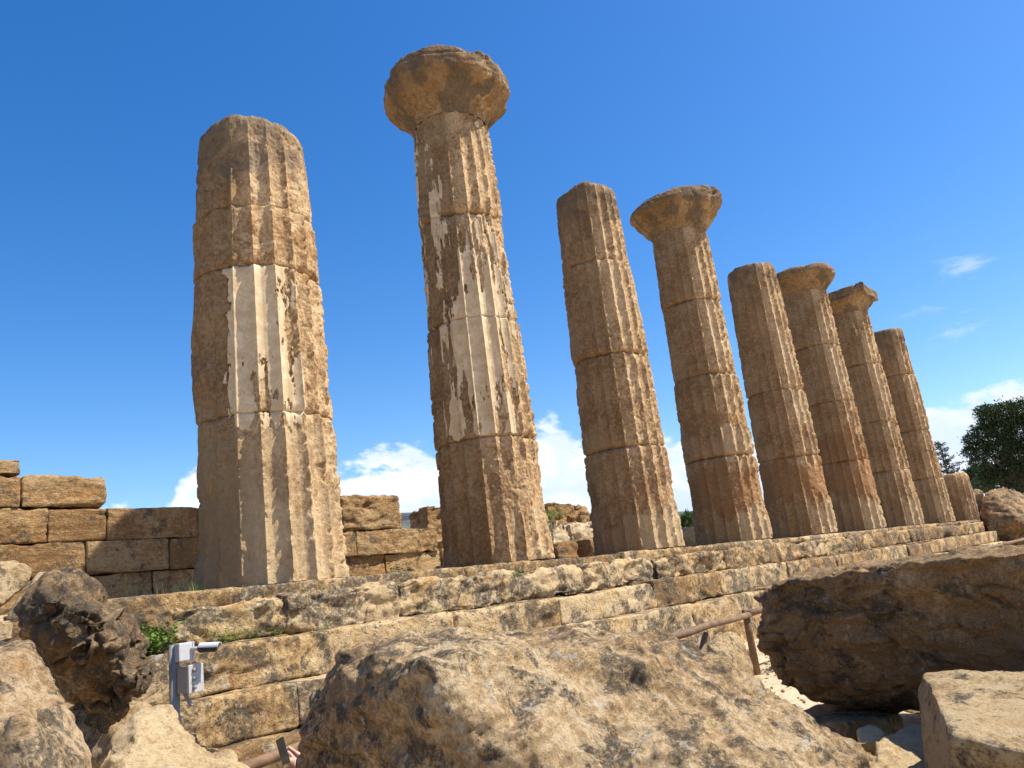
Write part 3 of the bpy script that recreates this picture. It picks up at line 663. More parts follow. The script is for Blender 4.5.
# left group
boulder('boulder', [
    A_([(18, 604, 5.6), (48, 572, 5.9), (82, 567, 6.1), (116, 584, 6.2), (142, 618, 6.1), (158, 655, 5.9), (156, 682, 5.7), (140, 700, 5.5),
        (50, 606, 5.2), (95, 640, 5.0), (130, 684, 5.1), (26, 640, 5.6), (62, 690, 5.9), (96, 738, 6.4), (116, 730, 6.0), (76, 680, 5.7), (100, 600, 7.0), (140, 650, 6.9), (90, 730, 7.0), (40, 640, 6.8)])],
    MB['dark'], 'dark rugged boulder leaning over a black hollow at the left', voxel=.018, amp=.085, seed=21, smooth=2, pits=.03, fine=1.15, rdg=1.2, crack=.08)
boulder('boulder', [
    A_([(-120, 640, 3.9), (-20, 634, 4.0), (30, 640, 3.9), (42, 664, 3.8), (60, 702, 3.7), (80, 735, 3.6), (92, 790, 3.5), (95, 900, 3.6),
        (-20, 680, 3.3), (20, 720, 3.1), (50, 790, 3.0), (-150, 700, 3.2), (-150, 900, 3.2), (40, 900, 3.1), (-100, 900, 4.6), (60, 850, 4.4)])],
    MB['brown'], 'brown sloping boulder in the bottom left corner', voxel=.018, amp=.045, seed=24, smooth=6, pits=.02, fine=1.1)
boulder('boulder', [
    A_([(88, 770, 4.1), (104, 738, 4.3), (140, 709, 4.5), (170, 707, 4.6), (205, 728, 4.5), (262, 772, 4.2), (290, 830, 4.1), (120, 770, 3.7), (180, 790, 3.6), (240, 830, 3.6), (90, 880, 3.9), (280, 900, 4.0), (180, 900, 4.9)])],
    MB['pale'], 'sunlit cream boulder at the bottom, in front of the grey camera post', voxel=.018, amp=.045, seed=27, smooth=5, pits=.025, fine=1.2)
boulder('fallen_block', [
    A_([(8, 612, 6.6), (38, 572, 6.9), (53, 571, 7.0), (52, 586, 6.8), (24, 620, 6.4), (6, 622, 6.5), (40, 585, 7.5), (20, 615, 7.2)])],
    MB['sand'], 'small oblong block tilted against the dark boulder at the left', voxel=.02, amp=.02, seed=31, smooth=3, cat='stone block', pits=.02)
boulder('fallen_block', [
    A_([(-30, 600, 7.0), (-10, 568, 7.2), (14, 563, 7.4), (32, 570, 7.4), (22, 592, 7.2), (4, 606, 7.0), (10, 580, 8.0), (-20, 610, 7.8)])],
    MB['sand'], 'pitted block at the left edge, behind the small oblong block', voxel=.022, amp=.04, seed=33, smooth=3, cat='stone block', pits=.05)
boulder('small_rock', [
    A_([(-20, 620, 5.2), (10, 615, 5.3), (17, 622, 5.3), (16, 640, 5.2), (-20, 650, 5.1), (0, 640, 5.7)])],
    MB['sand'], 'small rock at the left edge, above the brown corner boulder', voxel=.02, amp=.02, seed=35, smooth=3, cat='rock')
boulder('boulder', [
    A_([(-60, 700, 7.6), (60, 700, 7.6), (105, 735, 7.0), (150, 705, 6.6), (160, 740, 6.2), (60, 800, 6.8), (-60, 800, 6.8), (150, 800, 6.6), (40, 720, 8.4), (150, 720, 7.8)])],
    MB['brown'], 'buried brown rock at the bottom of the black hollow between the left boulders', voxel=.03, amp=.04, seed=36, smooth=4)
boulder('boulder', [
    A_([(706, 642, 9.5), (716, 632, 9.7), (732, 630, 9.9), (744, 640, 9.9), (752, 660, 9.7), (753, 676, 9.5), (706, 684, 9.3), (725, 660, 9.2), (725, 700, 9.3), (755, 690, 9.9), (735, 640, 10.3), (710, 650, 10.1)])],
    MB['sand'], 'yellow rounded rock beside the wooden fence post, between the two biggest boulders', voxel=.022, amp=.018, seed=38, smooth=7)
boulder('boulder', [
    A_([(981, 495, 38.5), (992, 488, 38.8), (1012, 489, 38.8), (1030, 500, 38.5), (1060, 515, 38), (1075, 545, 37), (978, 512, 38), (990, 540, 37), (1005, 560, 37), (1060, 560, 36.5), (1020, 520, 36), (985, 500, 41), (1060, 520, 41), (1000, 560, 41)])],
    MB['umber'], 'great tilted brown boulder beyond the end of the platform', voxel=.10, amp=.15, seed=41, smooth=3)
boulder('boulder', [
    A_([(967, 496, 41), (976, 487, 41.5), (984, 492, 41), (985, 530, 41), (968, 530, 41), (975, 500, 42.5), (980, 530, 42.5)])],
    MB['umber'], 'smaller boulder squeezed between the column stump and the great tilted boulder', voxel=.08, amp=.06, seed=43, smooth=3)
# scattered stones on the sandy ground
rs = random.Random(12); spots = [(2.2, -5.6), (3.3, -5.1), (4.4, -5.6), (5.9, -4.9), (6.3, -3.6), (7.4, -3.9), (2.6, -3.4), (9.3, -3.8), (12.4, -3.4), (19.5, -3.5), (22.8, -3.0), (26.0, -3.3), (29, -2.9), (31, -3.4)]
sl_ = ['small loose stone on the sandy path between the two biggest boulders']*4+['pale loose stone at the foot of the steps behind the fence']*6+['pale loose stone by the far stretch of fence']*4
for k, (x, y) in enumerate(spots):
    r = rs.uniform(.10, .22)*(1+x*.02); pts = [(x+r*rs.uniform(-1, 1), y+r*rs.uniform(-1, 1), -2.03+r*rs.uniform(0, 1.1)) for _ in range(14)]
    boulder('loose_stone', [pts], MB['pale'], sl_[k], voxel=.03, amp=.01, seed=60+k, smooth=1, cat='stone', group=sl_[k].replace('small loose stone', 'loose stones').replace('pale loose stone', 'loose stones'))

# ------------------------------------------------------------------ tubes / boxes
def tube(pts, rads, n=12, cap=True, wob=0.0, seed=0):
    pts = [Vector(p) for p in pts]; V = []; Q = []; T = []
    rs = np.random.RandomState(seed)
    up = Vector((0, 0, 1))
    for i, p in enumerate(pts):
        d = (pts[min(i+1, len(pts)-1)]-pts[max(i-1, 0)]).normalized()
        a = d.orthogonal() if i == 0 else (pa-d*pa.dot(d)); a.normalize(); pa = a; b = d.cross(a)
        for k in range(n):
            t = 2*math.pi*k/n; r = rads[i]*(1+wob*rs.uniform(-1, 1)); V.append(p+a*math.cos(t)*r+b*math.sin(t)*r)
    for i in range(len(pts)-1):
        for k in range(n): Q.append((i*n+k, i*n+(k+1) % n, (i+1)*n+(k+1) % n, (i+1)*n+k))
    if cap:
        for e, i in ((0, 0), (1, len(pts)-1)):
            c = len(V); V.append(pts[i]); 
            for k in range(n):
                a, b = i*n+k, i*n+(k+1) % n; T.append((c, b, a) if e == 0 else (c, a, b))
    return np.array([tuple(v) for v in V]), np.array(Q), np.array(T)
def join(parts):
    V = []; Q = []; T = []; o = 0
    for v, q, t in parts:
        V.append(v); 
        if len(q): Q.append(np.asarray(q)+o)
        if len(t): T.append(np.asarray(t)+o)
        o += len(v)
    return np.concatenate(V), (np.concatenate(Q) if Q else None), (np.concatenate(T) if T else None)
def bm_part(name, bm, mat, parent, mtx=None, smooth=False):
    if mtx is not None: bm.transform(mtx)
    me = bpy.data.meshes.new(name); bm.to_mesh(me); bm.free(); me.materials.append(mat)
    if smooth: me.polygons.foreach_set('use_smooth', np.ones(len(me.polygons), bool))
    o = bpy.data.objects.new(name, me); COL.objects.link(o); o.parent = parent
    return o
def bbox_bm(sx, sy, sz, loc=(0, 0, 0), bev=.004):
    bm = bmesh.new(); bmesh.ops.create_cube(bm, size=1); bmesh.ops.scale(bm, vec=(sx, sy, sz), verts=bm.verts); bmesh.ops.translate(bm, vec=loc, verts=bm.verts)
    if bev: bmesh.ops.bevel(bm, geom=bm.edges[:], offset=bev, segments=2, affect='EDGES', profile=.6)
    return bm

# wooden fence along the foot of the steps
MWOOD = plain('weathered_wood', (.17, .098, .05), .8, bump=.01, var=.35, scale=9)
fr = empty('wooden_fence', (6, -4.5, -2.0), 'low round-pole wooden fence running along the foot of the steps', 'fence')
def ftop(x): return np.interp(x, [-4, -2.6, 4.2, 14, 24, 34], [-1.42, -1.35, -1.20, -1.02, -.965, -.94])
xs = [-4.4, -1.3, 1.9, 4.74, 7.6, 10.2, 12.8, 15.6, 18.6, 21.8, 25.2, 29.0]
for k, x in enumerate(xs):
    lean = random.uniform(-.03, .03)
    V, Q, T = tube([(x, -4.5, -2.1), (x+lean, -4.5, ftop(x)-.3), (x+lean*1.4, -4.5, ftop(x)+.03)], [.055, .052, .05], 12, wob=.04, seed=k)
    mkobj('post', V, Q, MWOOD, fr, T=T)
for k in range(len(xs)-1):
    a, b = xs[k], xs[k+1]; n = 5
    V, Q, T = tube([(a+(b-a)*j/n-.05, -4.56+random.uniform(-.008, .008), ftop(a+(b-a)*j/n)-.03+random.uniform(-.012, .012)) for j in range(n+1)], [.045+random.uniform(-.004, .004) for _ in range(n+1)], 12, wob=.05, seed=k+30)
    mkobj('rail', V, Q, MWOOD, fr, T=T)
for k, (x, s) in enumerate([(3.2, 1), (16.3, -1), (19.6, 1), (22.4, -1)]):
    V, Q, T = tube([(x-.5*s, -4.44, -1.95), (x, -4.46, ftop(x)-.55), (x+.35*s, -4.47, ftop(x)-.12)], [.045]*3, 10, wob=.05, seed=k+70)
    mkobj('brace', V, Q, MWOOD, fr, T=T)

# ------------------------------------------------------------------ camera post with junction boxes
MGREY = plain('galvanised_grey_paint', (.26, .245, .22), .6, .0, var=.12); MWHITE = plain('white_plastic', (.56, .56, .55), .4, var=.05); MBOX = plain('light_grey_plastic', (.44, .43, .41), .45, var=.06); MBLK = plain('black_plastic', (.02, .02, .022), .35)
pb = at(175, 712, 5.5); pt = at(175, 645, 5.5)
post = empty('camera_post', (pb[0], pb[1], -2.0), 'grey metal post carrying a white security camera and two junction boxes', 'camera post')
ht = pt[2]+2.0+.01
V, Q, T = tube([(pb[0], pb[1], -2.05), (pb[0], pb[1], -1.2), (pb[0], pb[1], pt[2])], [.034]*3, 24); mkobj('pole', V, Q, MGREY, post, T=T)
post.rotation_euler = (0, 0, 0)
rv = np.array([AR[0], AR[1], 0]); rv /= np.linalg.norm(rv); angc = math.atan2(rv[1], rv[0])
def PM(dx, dy, dz, rz=0, rx=0, ry=0):   # along view-right, away, up from the pole's foot
    return Matrix.Rotation(angc, 4, 'Z') @ Matrix.Translation((dx, dy, dz)) @ Matrix.Rotation(rz, 4, 'Z') @ Matrix.Rotation(rx, 4, 'X') @ Matrix.Rotation(ry, 4, 'Y')
b1 = bm_part('junction_box', bbox_bm(.10, .09, .12, bev=.008), MWHITE, post, PM(.068, -.01, ht-.065, rz=.8))
bm_part('lid', bbox_bm(.012, .096, .124, bev=.004), MWHITE, b1, PM(.068, -.01, ht-.065, rz=.8) @ Matrix.Translation((.052, 0, 0)))
b2 = bm_part('switch_box', bbox_bm(.13, .10, .175, bev=.006), MGREY, post, PM(.105, .0, ht-.245, rz=1.15))
bm_part('cover', bbox_bm(.135, .014, .182, bev=.004), MBOX, b2, PM(.105, .0, ht-.245, rz=1.15) @ Matrix.Translation((.0, -.052, 0)))
for q in range(3):
    bm = bmesh.new(); bmesh.ops.create_cone(bm, cap_ends=True, segments=20, radius1=.016, radius2=.013, depth=.02)
    bm_part('knob', bm, MGREY, b2, PM(.105, .0, ht-.245, rz=1.15) @ Matrix.Translation((-.025, -.067, .055-.055*q)) @ Matrix.Rotation(R(90), 4, 'X'), True)
bm_part('bracket', bbox_bm(.02, .03, .12, bev=.003), MGREY, post, PM(.085, .0, ht-.37, ry=-.5))
cm_ = PM(.185, -.01, ht-.055, rz=-.1, ry=R(4))
V, Q, T = tube([(0, 0, 0), (.05, 0, 0), (.08, 0, .0)], [.014, .014, .022], 14)
arm = mkobj('camera_arm', V, Q, MWHITE, None, T=T); arm.parent = post; arm.location = (0, 0, 0); arm.matrix_local = PM(.12, -.01, ht-.055)
V, Q, T = tube([(-.01, 0, 0), (0, 0, 0), (.02, 0, 0), (.115, 0, 0), (.117, 0, 0)], [.024, .029, .029, .029, .024], 24)
cb = mkobj('security_camera', V, Q, MBLK, None, T=T); cb.parent = post; cb.matrix_local = cm_
bm = bmesh.new(); n = 18; vs = []
for xx in (.0, .14):
    for rr_ in (.032, .036):
        vs.append([bm.verts.new((xx+(.0 if rr_ else 0), rr_*math.cos(math.pi*k/(n-1)), .006+rr_*math.sin(math.pi*k/(n-1))*.9)) for k in range(n)])
for k in range(n-1):
    bm.faces.new((vs[1][k], vs[1][k+1], vs[3][k+1], vs[3][k])); bm.faces.new((vs[0][k+1], vs[0][k], vs[2][k], vs[2][k+1]))
    bm.faces.new((vs[0][k], vs[0][k+1], vs[1][k+1], vs[1][k])); bm.faces.new((vs[2][k+1], vs[2][k], vs[3][k], vs[3][k+1]))
for a, b in ((0, 1),): 
    bm.faces.new((vs[0][0], vs[1][0], vs[3][0], vs[2][0])); bm.faces.new((vs[1][-1], vs[0][-1], vs[2][-1], vs[3][-1]))
bmesh.ops.recalc_face_normals(bm, faces=bm.faces)
sh = bm_part('sun_shield', bm, MWHITE, cb)
bm = bmesh.new(); bmesh.ops.create_cone(bm, cap_ends=True, segments=20, radius1=.018, radius2=.018, depth=.006)
bm_part('lens', bm, plain('lens_glass', (.03, .03, .05), .08), cb, Matrix.Translation((.119, 0, 0)) @ Matrix.Rotation(R(90), 4, 'Y'), True)

# ------------------------------------------------------------------ person behind the middle boulder, only hands and phone in sight
def skin(name, verts, edges, rad, mat, parent, sub=2, root=0):
    me = bpy.data.meshes.new(name); me.from_pydata([tuple(v) for v in verts], edges, []); o = bpy.data.objects.new(name, me); COL.objects.link(o)
    o.modifiers.new('s', 'SKIN'); sv = me.skin_vertices[0].data
    for k, r in enumerate(rad): sv[k].radius = (r, r) if not isinstance(r, tuple) else r
    for s_ in sv: s_.use_root = False
    sv[root].use_root = True
    sb = o.modifiers.new('b', 'SUBSURF'); sb.levels = sub; sb.render_levels = sub
    dg = bpy.context.evaluated_depsgraph_get(); m2 = bpy.data.meshes.new_from_object(o.evaluated_get(dg))
    bpy.data.objects.remove(o); m2.materials.clear(); m2.materials.append(mat); m2.polygons.foreach_set('use_smooth', np.ones(len(m2.polygons), bool)); m2.name = name
    o = bpy.data.objects.new(name, m2); COL.objects.link(o)
    if parent: o.parent = parent
    return o
MSK = plain('skin', (.56, .33, .25), .5, var=.06); MRED = plain('red_jacket_cloth', (.30, .07, .09), .85, var=.1, bump=.003); MTR = plain('dark_trousers', (.05, .06, .09), .9); MHAIR = plain('brown_hair', (.06, .035, .02), .6)
hp = at(286, 752, 5.0)          # where the phone is held
fwd = np.array([-math.sin(YAW), -math.cos(YAW), 0]); rgt = rv; up = np.array([0, 0, 1.0])
pc = hp+rgt*.62-fwd*.35; pc[2] = -2.0      # the person kneels behind the boulder, facing left
def W(a, b, c_): return tuple(rgt*a-fwd*b+up*c_)   # right, away, up relative to the person's foot point
pers = empty('person', tuple(pc), 'person crouching behind the middle boulder, hands raising a phone over the wooden rail', 'person')
hr = hp-pc; ha = float(hr@rgt); hb = float(hr@-fwd); hc = float(hr[2])
# torso leaning forward, seated on the heels
v = [W(.10, 0, .22), W(.07, 0, .45), W(.02, 0, .66), W(-.02, 0, .72), W(-.02, .17, .66), W(-.02, -.17, .66),
     W(-.22, .22, .46), W(-.22, -.22, .46)]
sk = skin('jacket', v, [(0, 1), (1, 2), (2, 3), (2, 4), (2, 5), (4, 6), (5, 7)], [.16, .15, .14, .07, .08, .08, .058, .058], MRED, pers)
w1 = (ha+.10, hb+.05, hc-.06); w2 = (ha+.10, hb-.05, hc-.08)
skin('jacket_sleeve', [W(-.22, .22, .46), W(-.32, .16, .47), W(*[a for a in (w1[0]+.04, w1[1]+.02, w1[2]-.03)])], [(0, 1), (1, 2)], [.058, .05, .04], MRED, pers)
skin('jacket_sleeve', [W(-.22, -.22, .46), W(-.32, -.14, .45), W(*[a for a in (w2[0]+.04, w2[1]-.02, w2[2]-.03)])], [(0, 1), (1, 2)], [.058, .05, .04], MRED, pers)
skin('trousers', [W(.10, 0, .20), W(.06, .12, .18), W(-.34, .16, .16), W(-.30, .17, .07), W(.12, .14, .07), W(.06, -.12, .18), W(-.34, -.16, .16), W(-.30, -.17, .07), W(.12, -.14, .07)], [(0, 1), (1, 2), (2, 3), (3, 4), (0, 5), (5, 6), (6, 7), (7, 8)], [.14, .11, .075, .065, .05, .11, .075, .065, .05], MTR, pers)
hd = skin('body', [W(-.03, 0, .70), W(-.05, 0, .80), W(-.07, 0, .88), W(-.08, 0, .96), W(-.17, 0, .87)], [(0, 1), (1, 2), (2, 3), (2, 4)], [.05, .055, .095, .085, .02], MSK, pers)
skin('hair', [W(-.05, 0, .93), W(-.01, 0, .92), W(-.0, 0, .82)], [(0, 1), (1, 2)], [.098, .095, .06], MHAIR, pers)
# two hands: palm, four bent fingers and a thumb each, closing on the phone edges
def hand(wx_, side, nm):
    a0, b0, c0 = wx_
    V_ = []; E_ = []; Rd = []
    def add(p, r, frm=None):
        V_.append(W(*p)); Rd.append(r)
        if frm is not None: E_.append((frm, len(V_)-1))
        return len(V_)-1
    wr = add((a0+.03, b0, c0-.02), .028)
    pm = add((a0-.02, b0, c0+.01), .030, wr); kn = add((a0-.05, b0, c0+.03), .030, pm)
    for q in range(4):
        o_ = (q-1.5)*.019; L = (.9, 1.0, .95, .78)[q]
        k1 = add((a0-.060, b0+o_*.5, c0+.040-o_*.9), .0095, kn)
        k2 = add((a0-.085*L-.005, b0-side*.018+o_*.3, c0+.052-o_*.9), .0085, k1)
        add((a0-.090*L-.012, b0-side*.044, c0+.046-o_*.9), .0075, k2)
    t1 = add((a0-.03, b0-side*.02, c0+.045), .012, pm); t2 = add((a0-.055, b0-side*.035, c0+.072), .0105, t1); add((a0-.075, b0-side*.035, c0+.090), .009, t2)
    return skin(nm, V_, E_, Rd, MSK, pers, sub=2)
hand(w1, 1, 'hand'); hand(w2, -1, 'hand')
phm = Matrix.Translation(Vector(at(283, 751, 4.93))) @ Matrix.Rotation(angc, 4, 'Z') @ Matrix.Rotation(R(-24), 4, 'Y') @ Matrix.Rotation(R(-38), 4, 'Z') @ Matrix.Rotation(R(-12), 4, 'X')
ph = empty('phone', tuple(phm.translation), 'dark smartphone held up in the hands by the wooden rail at bottom left', 'phone')
rm = phm.to_3x3().to_4x4()
pbod = bm_part('case', bbox_bm(.078, .009, .155, bev=.004), MBLK, ph, rm.copy())
bm_part('screen', bbox_bm(.072, .002, .148, (0, -.0052, 0), bev=.0006), plain('phone_screen_glass', (.10, .105, .09), .12), pbod, rm.copy())
bm_part('camera_lens', bbox_bm(.028, .003, .03, (.018, .0055, .055), bev=.001), MBLK, pbod, rm.copy())

# ------------------------------------------------------------------ vegetation
MGR = leafmat('weed_leaves', (.10, .19, .035), (.20, .30, .06)); MDRY = leafmat('dry_stems', (.35, .28, .15), (.45, .38, .22))
def weed(p, h_, n, label, seed, mat=MGR, leafy=True, spread=1.0):
    h = h_*1.25; n = int(n*1.4); rs = random.Random(seed); V = []; T = []
    for k in range(n):
        a = rs.uniform(0, 6.28); r = rs.uniform(0, .5)*h*spread; L = h*rs.uniform(.5, 1.05); ln = rs.uniform(.1, .6)
        bx, by = p[0]+r*math.cos(a), p[1]+r*math.sin(a); dx, dy = math.cos(a)*ln*L, math.sin(a)*ln*L
        segs = 7 if leafy else 3; w_ = h*.03
        for s in range(segs):
            t = (s+1)/segs; x = bx+dx*t*t; y = by+dy*t*t; z = p[2]+L*t*(1-.25*ln*t)
            if leafy:
                for q in range(2):
                    b = rs.uniform(0, 6.28); l = h*rs.uniform(.10, .22)*(1.2-t*.5); e = rs.uniform(-.2, .7)
                    d = Vector((math.cos(b)*math.cos(e), math.sin(b)*math.cos(e), math.sin(e)))*l; s_ = Vector((-math.sin(b), math.cos(b), 0))*l*.28
                    o = len(V); c0 = Vector((x, y, z)); V += [c0, c0+d*.5+s_, c0+d, c0+d*.5-s_]; T += [(o, o+1, o+2), (o, o+2, o+3)]
            else:
                t0 = s/segs; x0 = bx+dx*t0*t0; y0 = by+dy*t0*t0; z0 = p[2]+L*t0*(1-.25*ln*t0)
                sv = Vector((-math.sin(a), math.cos(a), 0))*w_*(1-t*.8); o = len(V)
                V += [Vector((x0, y0, z0))-sv, Vector((x0, y0, z0))+sv, Vector((x, y, z))+sv*.5, Vector((x, y, z))-sv*.5]; T += [(o, o+1, o+2), (o, o+2, o+3)]
    return tag(mkobj('weed_tuft', np.array([tuple(v) for v in V]), None, mat, None, p, T=np.array(T), smooth=False), label, 'plant', 'green weeds growing in the joints of the stones')
def wp(px, y, z): # foot point in plane y at height z under a place measured on the photo
    d = ony(px, np.interp(px, [100, 1000], [640, 520]), y); return (d[0], y, z)
weed(wp(160, -1.40, -.69), .30, 26, 'bright leafy weed on the step left of the camera post', 1)
weed(wp(222, -1.35, -.69), .17, 16, 'leafy weed on the step just right of the security camera', 2, spread=.9)
weed(wp(234, -1.33, -.69), .13, 12, 'low weed beside the leafy weed right of the security camera', 3, spread=.8)
weed(wp(150, -1.40, -.69), .26, 24, 'leafy weed against the dark boulder, left of the other step weeds', 21)
weed(wp(250, -1.33, -.69), .16, 16, 'yellow-green weed under the overhanging block below the first column', 22, spread=.9)
weed(wp(275, -1.33, -.69), .11, 12, 'small weed on the step below the first column', 4, spread=1.6)
weed(wp(325, -1.33, -.69), .08, 10, 'dark little weed in the joint under the block right of the first column', 14, spread=2)
weed((wp(196, -.5, -.05)[0], -.5, -.12), .20, 24, 'short green grass at the left foot of the first column', 5, leafy=False, spread=2)
weed((wp(178, .2, -.1)[0]-.1, .3, -.15), .30, 22, 'dry straw-coloured grass left of the first column', 6, mat=MDRY, leafy=False, spread=3)
weed((wp(150, .6, -.1)[0], .8, -.15), .32, 18, 'dry grass stems in front of the shaded wall', 15, mat=MDRY, leafy=False, spread=3)
weed((wp(403, 1.0, -.1)[0], 1.0, -.12), .30, 20, 'bushy weed on the floor between first and second columns', 7)
weed((wp(392, .3, -.1)[0], .3, -.12), .16, 14, 'tiny weed beside the bushy weed between first and second columns', 8)
weed((wp(437, -1.33, -.6)[0], -1.34, -.69), .10, 12, 'weed in the step joint below the gap of first and second columns', 9, spread=2)
weed((wp(518, -1.2, -.3)[0], -1.24, -.33), .14, 14, 'weed clinging to the top course below the second column', 10)
weed((13.6, 5.95, 1.34), .40, 34, 'yellow-green weed on the rubble between second and third columns', 11, spread=2.5)
weed((12.2, 5.1, .58), .40, 26, 'round weed low on the rubble between second and third columns', 12)
weed((wp(762, -4.7, -2)[0], -4.75, -2.02), .30, 22, 'green weed at the foot of the wooden fence post', 13)
weed((13.6, 7.6, 1.42), .40, 30, 'weed on the long pale block behind the third column', 16, spread=2)

def clumpy_crown(centres, n, leaf, seed, squash=.75):
    """many small leaf-sized faces spread through a set of uneven clumps"""
    rs = np.random.RandomState(seed); C_ = np.array([c[:3] for c in centres]); Rr = np.array([c[3] for c in centres])
    pk = rs.choice(len(C_), n, p=(Rr**2)/(Rr**2).sum())
    dv = rs.normal(size=(n, 3)); dv /= np.linalg.norm(dv, axis=1, keepdims=True)
    rad = Rr[pk]*(rs.uniform(.25, 1.0, n)**.45)*(1+.18*rs.normal(size=n))
    P = C_[pk]+dv*rad[:, None]*np.array([1, 1, squash])
    d = rs.normal(size=(n, 3)); d /= np.linalg.norm(d, axis=1, keepdims=True); d = d*.6+dv*.6+np.array([0, 0, .3])
    s = np.cross(d, rs.normal(size=(n, 3))); s /= np.linalg.norm(s, axis=1, keepdims=True)
    L = leaf*rs.uniform(.6, 1.4, n)[:, None]
    V = np.stack([P-s*L*.5, P+d*L, P+s*L*.5, P-d*L*.4], 1).reshape(-1, 3)
    Q = np.arange(4*n).reshape(-1, 4)
    return V, Q
MPINE = leafmat('pine_needles', (.018, .038, .017), (.075, .11, .040)); MFIR = leafmat('fir_needles', (.02, .035, .022), (.05, .07, .04)); MBUSH = leafmat('bush_leaves', (.05, .10, .03), (.10, .16, .05)); MBARK = plain('bark', (.10, .07, .05), .9, bump=.03, scale=4)
def tree(base, cents, n, leaf, label, seed, mat=MPINE, trunk_r=.3, name='pine_tree', crownbase=None, squash=.75):
    root = empty(name, base, label, 'tree'); base = np.array(base)
    top = np.mean([c[:3] for c in cents], axis=0); parts = []
    mid = base*.45+top*.55; mid[2] = base[2]+(top[2]-base[2])*.55
    parts.append(tube([base-np.array([0, 0, .3]), (base+mid)/2+np.array([.15, 0, 0]), mid], [trunk_r, trunk_r*.8, trunk_r*.65], 12, wob=.06))
    for c in cents:
        e = np.array(c[:3]); m = (mid+e)/2+np.array([0, 0, -.15*c[3]]); parts.append(tube([mid, m, e], [trunk_r*.4, trunk_r*.25, trunk_r*.08], 8, wob=.05))
    V, Q, T = join(parts); mkobj('trunk', V, Q, MBARK, root, T=T)
    V, Q = clumpy_crown(cents, n, leaf, seed, squash); mkobj('crown', V, Q, mat, root, smooth=False)
    return root
def cl(D, l): return [(*at(px, py, D), r/FPX*D) for px, py, r in l]
pc_ = cl(62, [(972, 440, 9), (970, 452, 8), (985, 412, 10), (1005, 412, 14), (990, 418, 12), (1022, 410, 15), (1040, 418, 18), (983, 432, 12), (1000, 430, 16), (1020, 432, 20), (980, 448, 10), (998, 450, 16), (1018, 455, 20), (1045, 450, 24), (1010, 470, 15), (996, 475, 12), (1030, 475, 20), (1068, 440, 24), (1080, 465, 24), (978, 462, 9), (988, 478, 12), (1012, 488, 14), (1045, 488, 18)])
b = at(1035, 470, 62); tree((b[0], b[1], -2.2), pc_, 75000, .10, 'broad dark green pine tree at the right edge', 5, trunk_r=.42)
pc_ = cl(75, [(975, 475, 10), (985, 486, 9), (968, 486, 8), (990, 470, 8)])
b = at(980, 490, 75); tree((b[0], b[1], -2.2), pc_, 5000, .2, 'dark lower tree just left of and behind the broad pine', 8, trunk_r=.3, name='evergreen_tree')
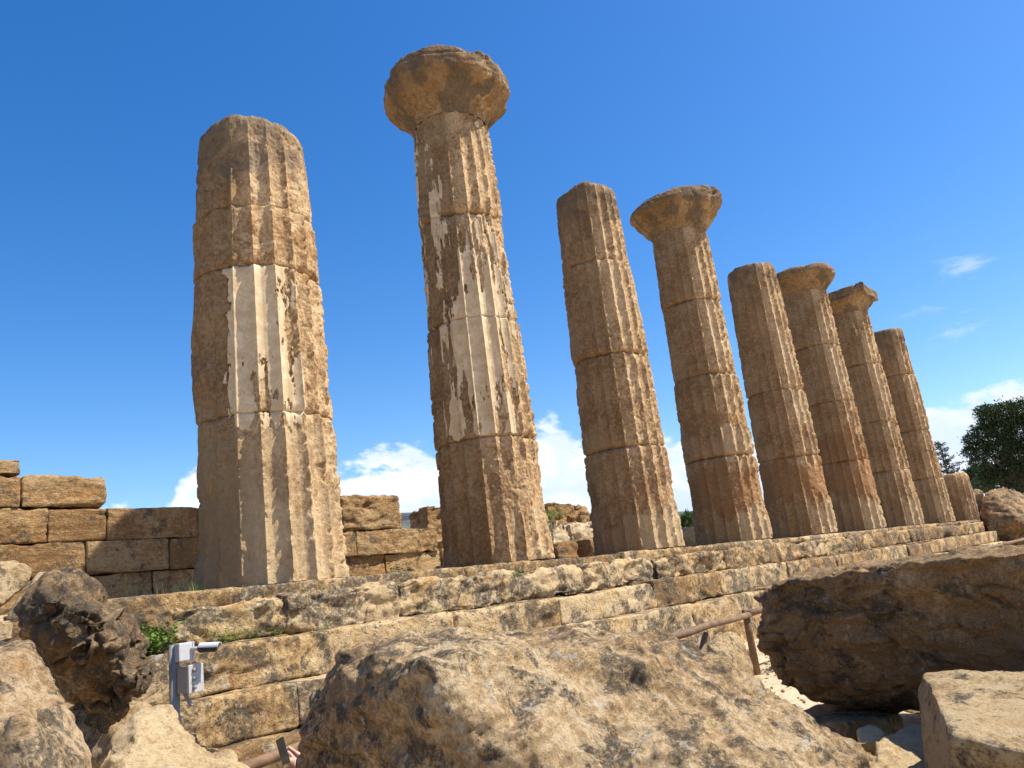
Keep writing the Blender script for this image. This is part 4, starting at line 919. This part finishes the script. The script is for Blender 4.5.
# sparse fir with drooping layered branches
D = 58; b = at(949, 480, D); tp = at(946, 440, D); base = np.array([b[0], b[1], -2.2]); H = tp[2]+2.2
root = empty('fir_tree', tuple(base), 'sparse spiky fir tree showing between the last tall column and the broad pine', 'tree')
V, Q, T = tube([base, base+[0, 0, H*.5], base+[0, 0, H]], [.14, .09, .02], 10, wob=.05); mkobj('trunk', V, Q, MBARK, root, T=T)
rs = np.random.RandomState(4); Vs = []; parts = []
for k in range(64):
    h = .25+.75*(k/64); L = (1.06-h)*3.4*rs.uniform(.5, 1.15); a = rs.uniform(0, 6.28); dirv = np.array([math.cos(a), math.sin(a), .28]); p0 = base+[0, 0, H*h]
    parts.append(tube([p0, p0+dirv*L*.6, p0+dirv*L+[0, 0, .12*L]], [.03, .02, .008], 5))
    m = int(90*L/2)+10; t = rs.uniform(.12, 1.05, m)[:, None]; P = p0+dirv*L*t+rs.normal(size=(m, 3))*np.array([.09, .09, .07]); d = rs.normal(size=(m, 3))*.5+dirv+[0, 0, .4]; d /= np.linalg.norm(d, axis=1, keepdims=True)
    s = np.cross(d, rs.normal(size=(m, 3))); s /= np.linalg.norm(s, axis=1, keepdims=True)
    Vs.append(np.stack([P-s*.03, P+d*.2, P+s*.03, P-d*.05], 1).reshape(-1, 3))
V = np.concatenate(Vs); mkobj('crown', V, np.arange(len(V)).reshape(-1, 4), MFIR, root, smooth=False)
V, Q, T = join(parts); mkobj('limbs', V, Q, MBARK, root, T=T)
# bushes beyond the ruins, seen between columns
for k, (px, py, D, r, lb) in enumerate([(688, 517, 60, 6, 'green bush on the skyline between third and fourth columns'), (700, 520, 62, 6, 'green bush on the skyline behind the fourth column'), (600, 520, 66, 5, 'green bush on the skyline behind the third column')]):
    pc_ = cl(D, [(px, py, r), (px-r, py+4, r*.8), (px+r, py+3, r*.9), (px, py+8, r*1.2), (px-r, py+11, r), (px+r, py+12, r)]); b = at(px, py+16, D)
    tree((b[0], b[1], b[2]-1.2), pc_, 1800, .16, lb, 20+k, mat=MBUSH, trunk_r=.08, name='bush', squash=.8)

# loose gravel and crumbs of stone on the ground and along the treads
rs = np.random.RandomState(77); VV = []; TT = []; o_ = 0
ico = bmesh.new(); bmesh.ops.create_icosphere(ico, subdivisions=1, radius=1); IV = np.array([v.co[:] for v in ico.verts]); IT = np.array([[v.index for v in f.verts] for f in ico.faces]); ico.free()
for k in range(2600):
    q = k % 4
    if q < 2: x, y, z = rs.uniform(1, 13), rs.uniform(-7.2, -2.6), -2.0
    elif q == 2: x, y, z = rs.uniform(-5, 30), rs.uniform(-1.64, -1.28), -.68
    else: x, y, z = rs.uniform(-5, 30), rs.uniform(-1.1, 1.6), -.13
    r_ = .005+.022*rs.rand()**3*(1 if q < 2 else .8)+.001*max(x, 0)
    V = IV*(1+.35*rs.uniform(-1, 1, (len(IV), 1)))*np.array([1, rs.uniform(.6, 1), rs.uniform(.4, .8)])*r_
    VV.append(V+np.array([x, y, z])); TT.append(IT+o_); o_ += len(IV)
tag(mkobj('gravel', np.concatenate(VV), None, MB['pale'], T=np.concatenate(TT), smooth=False), 'loose gravel and stone crumbs on the sandy ground and treads', 'gravel', kind='stuff')
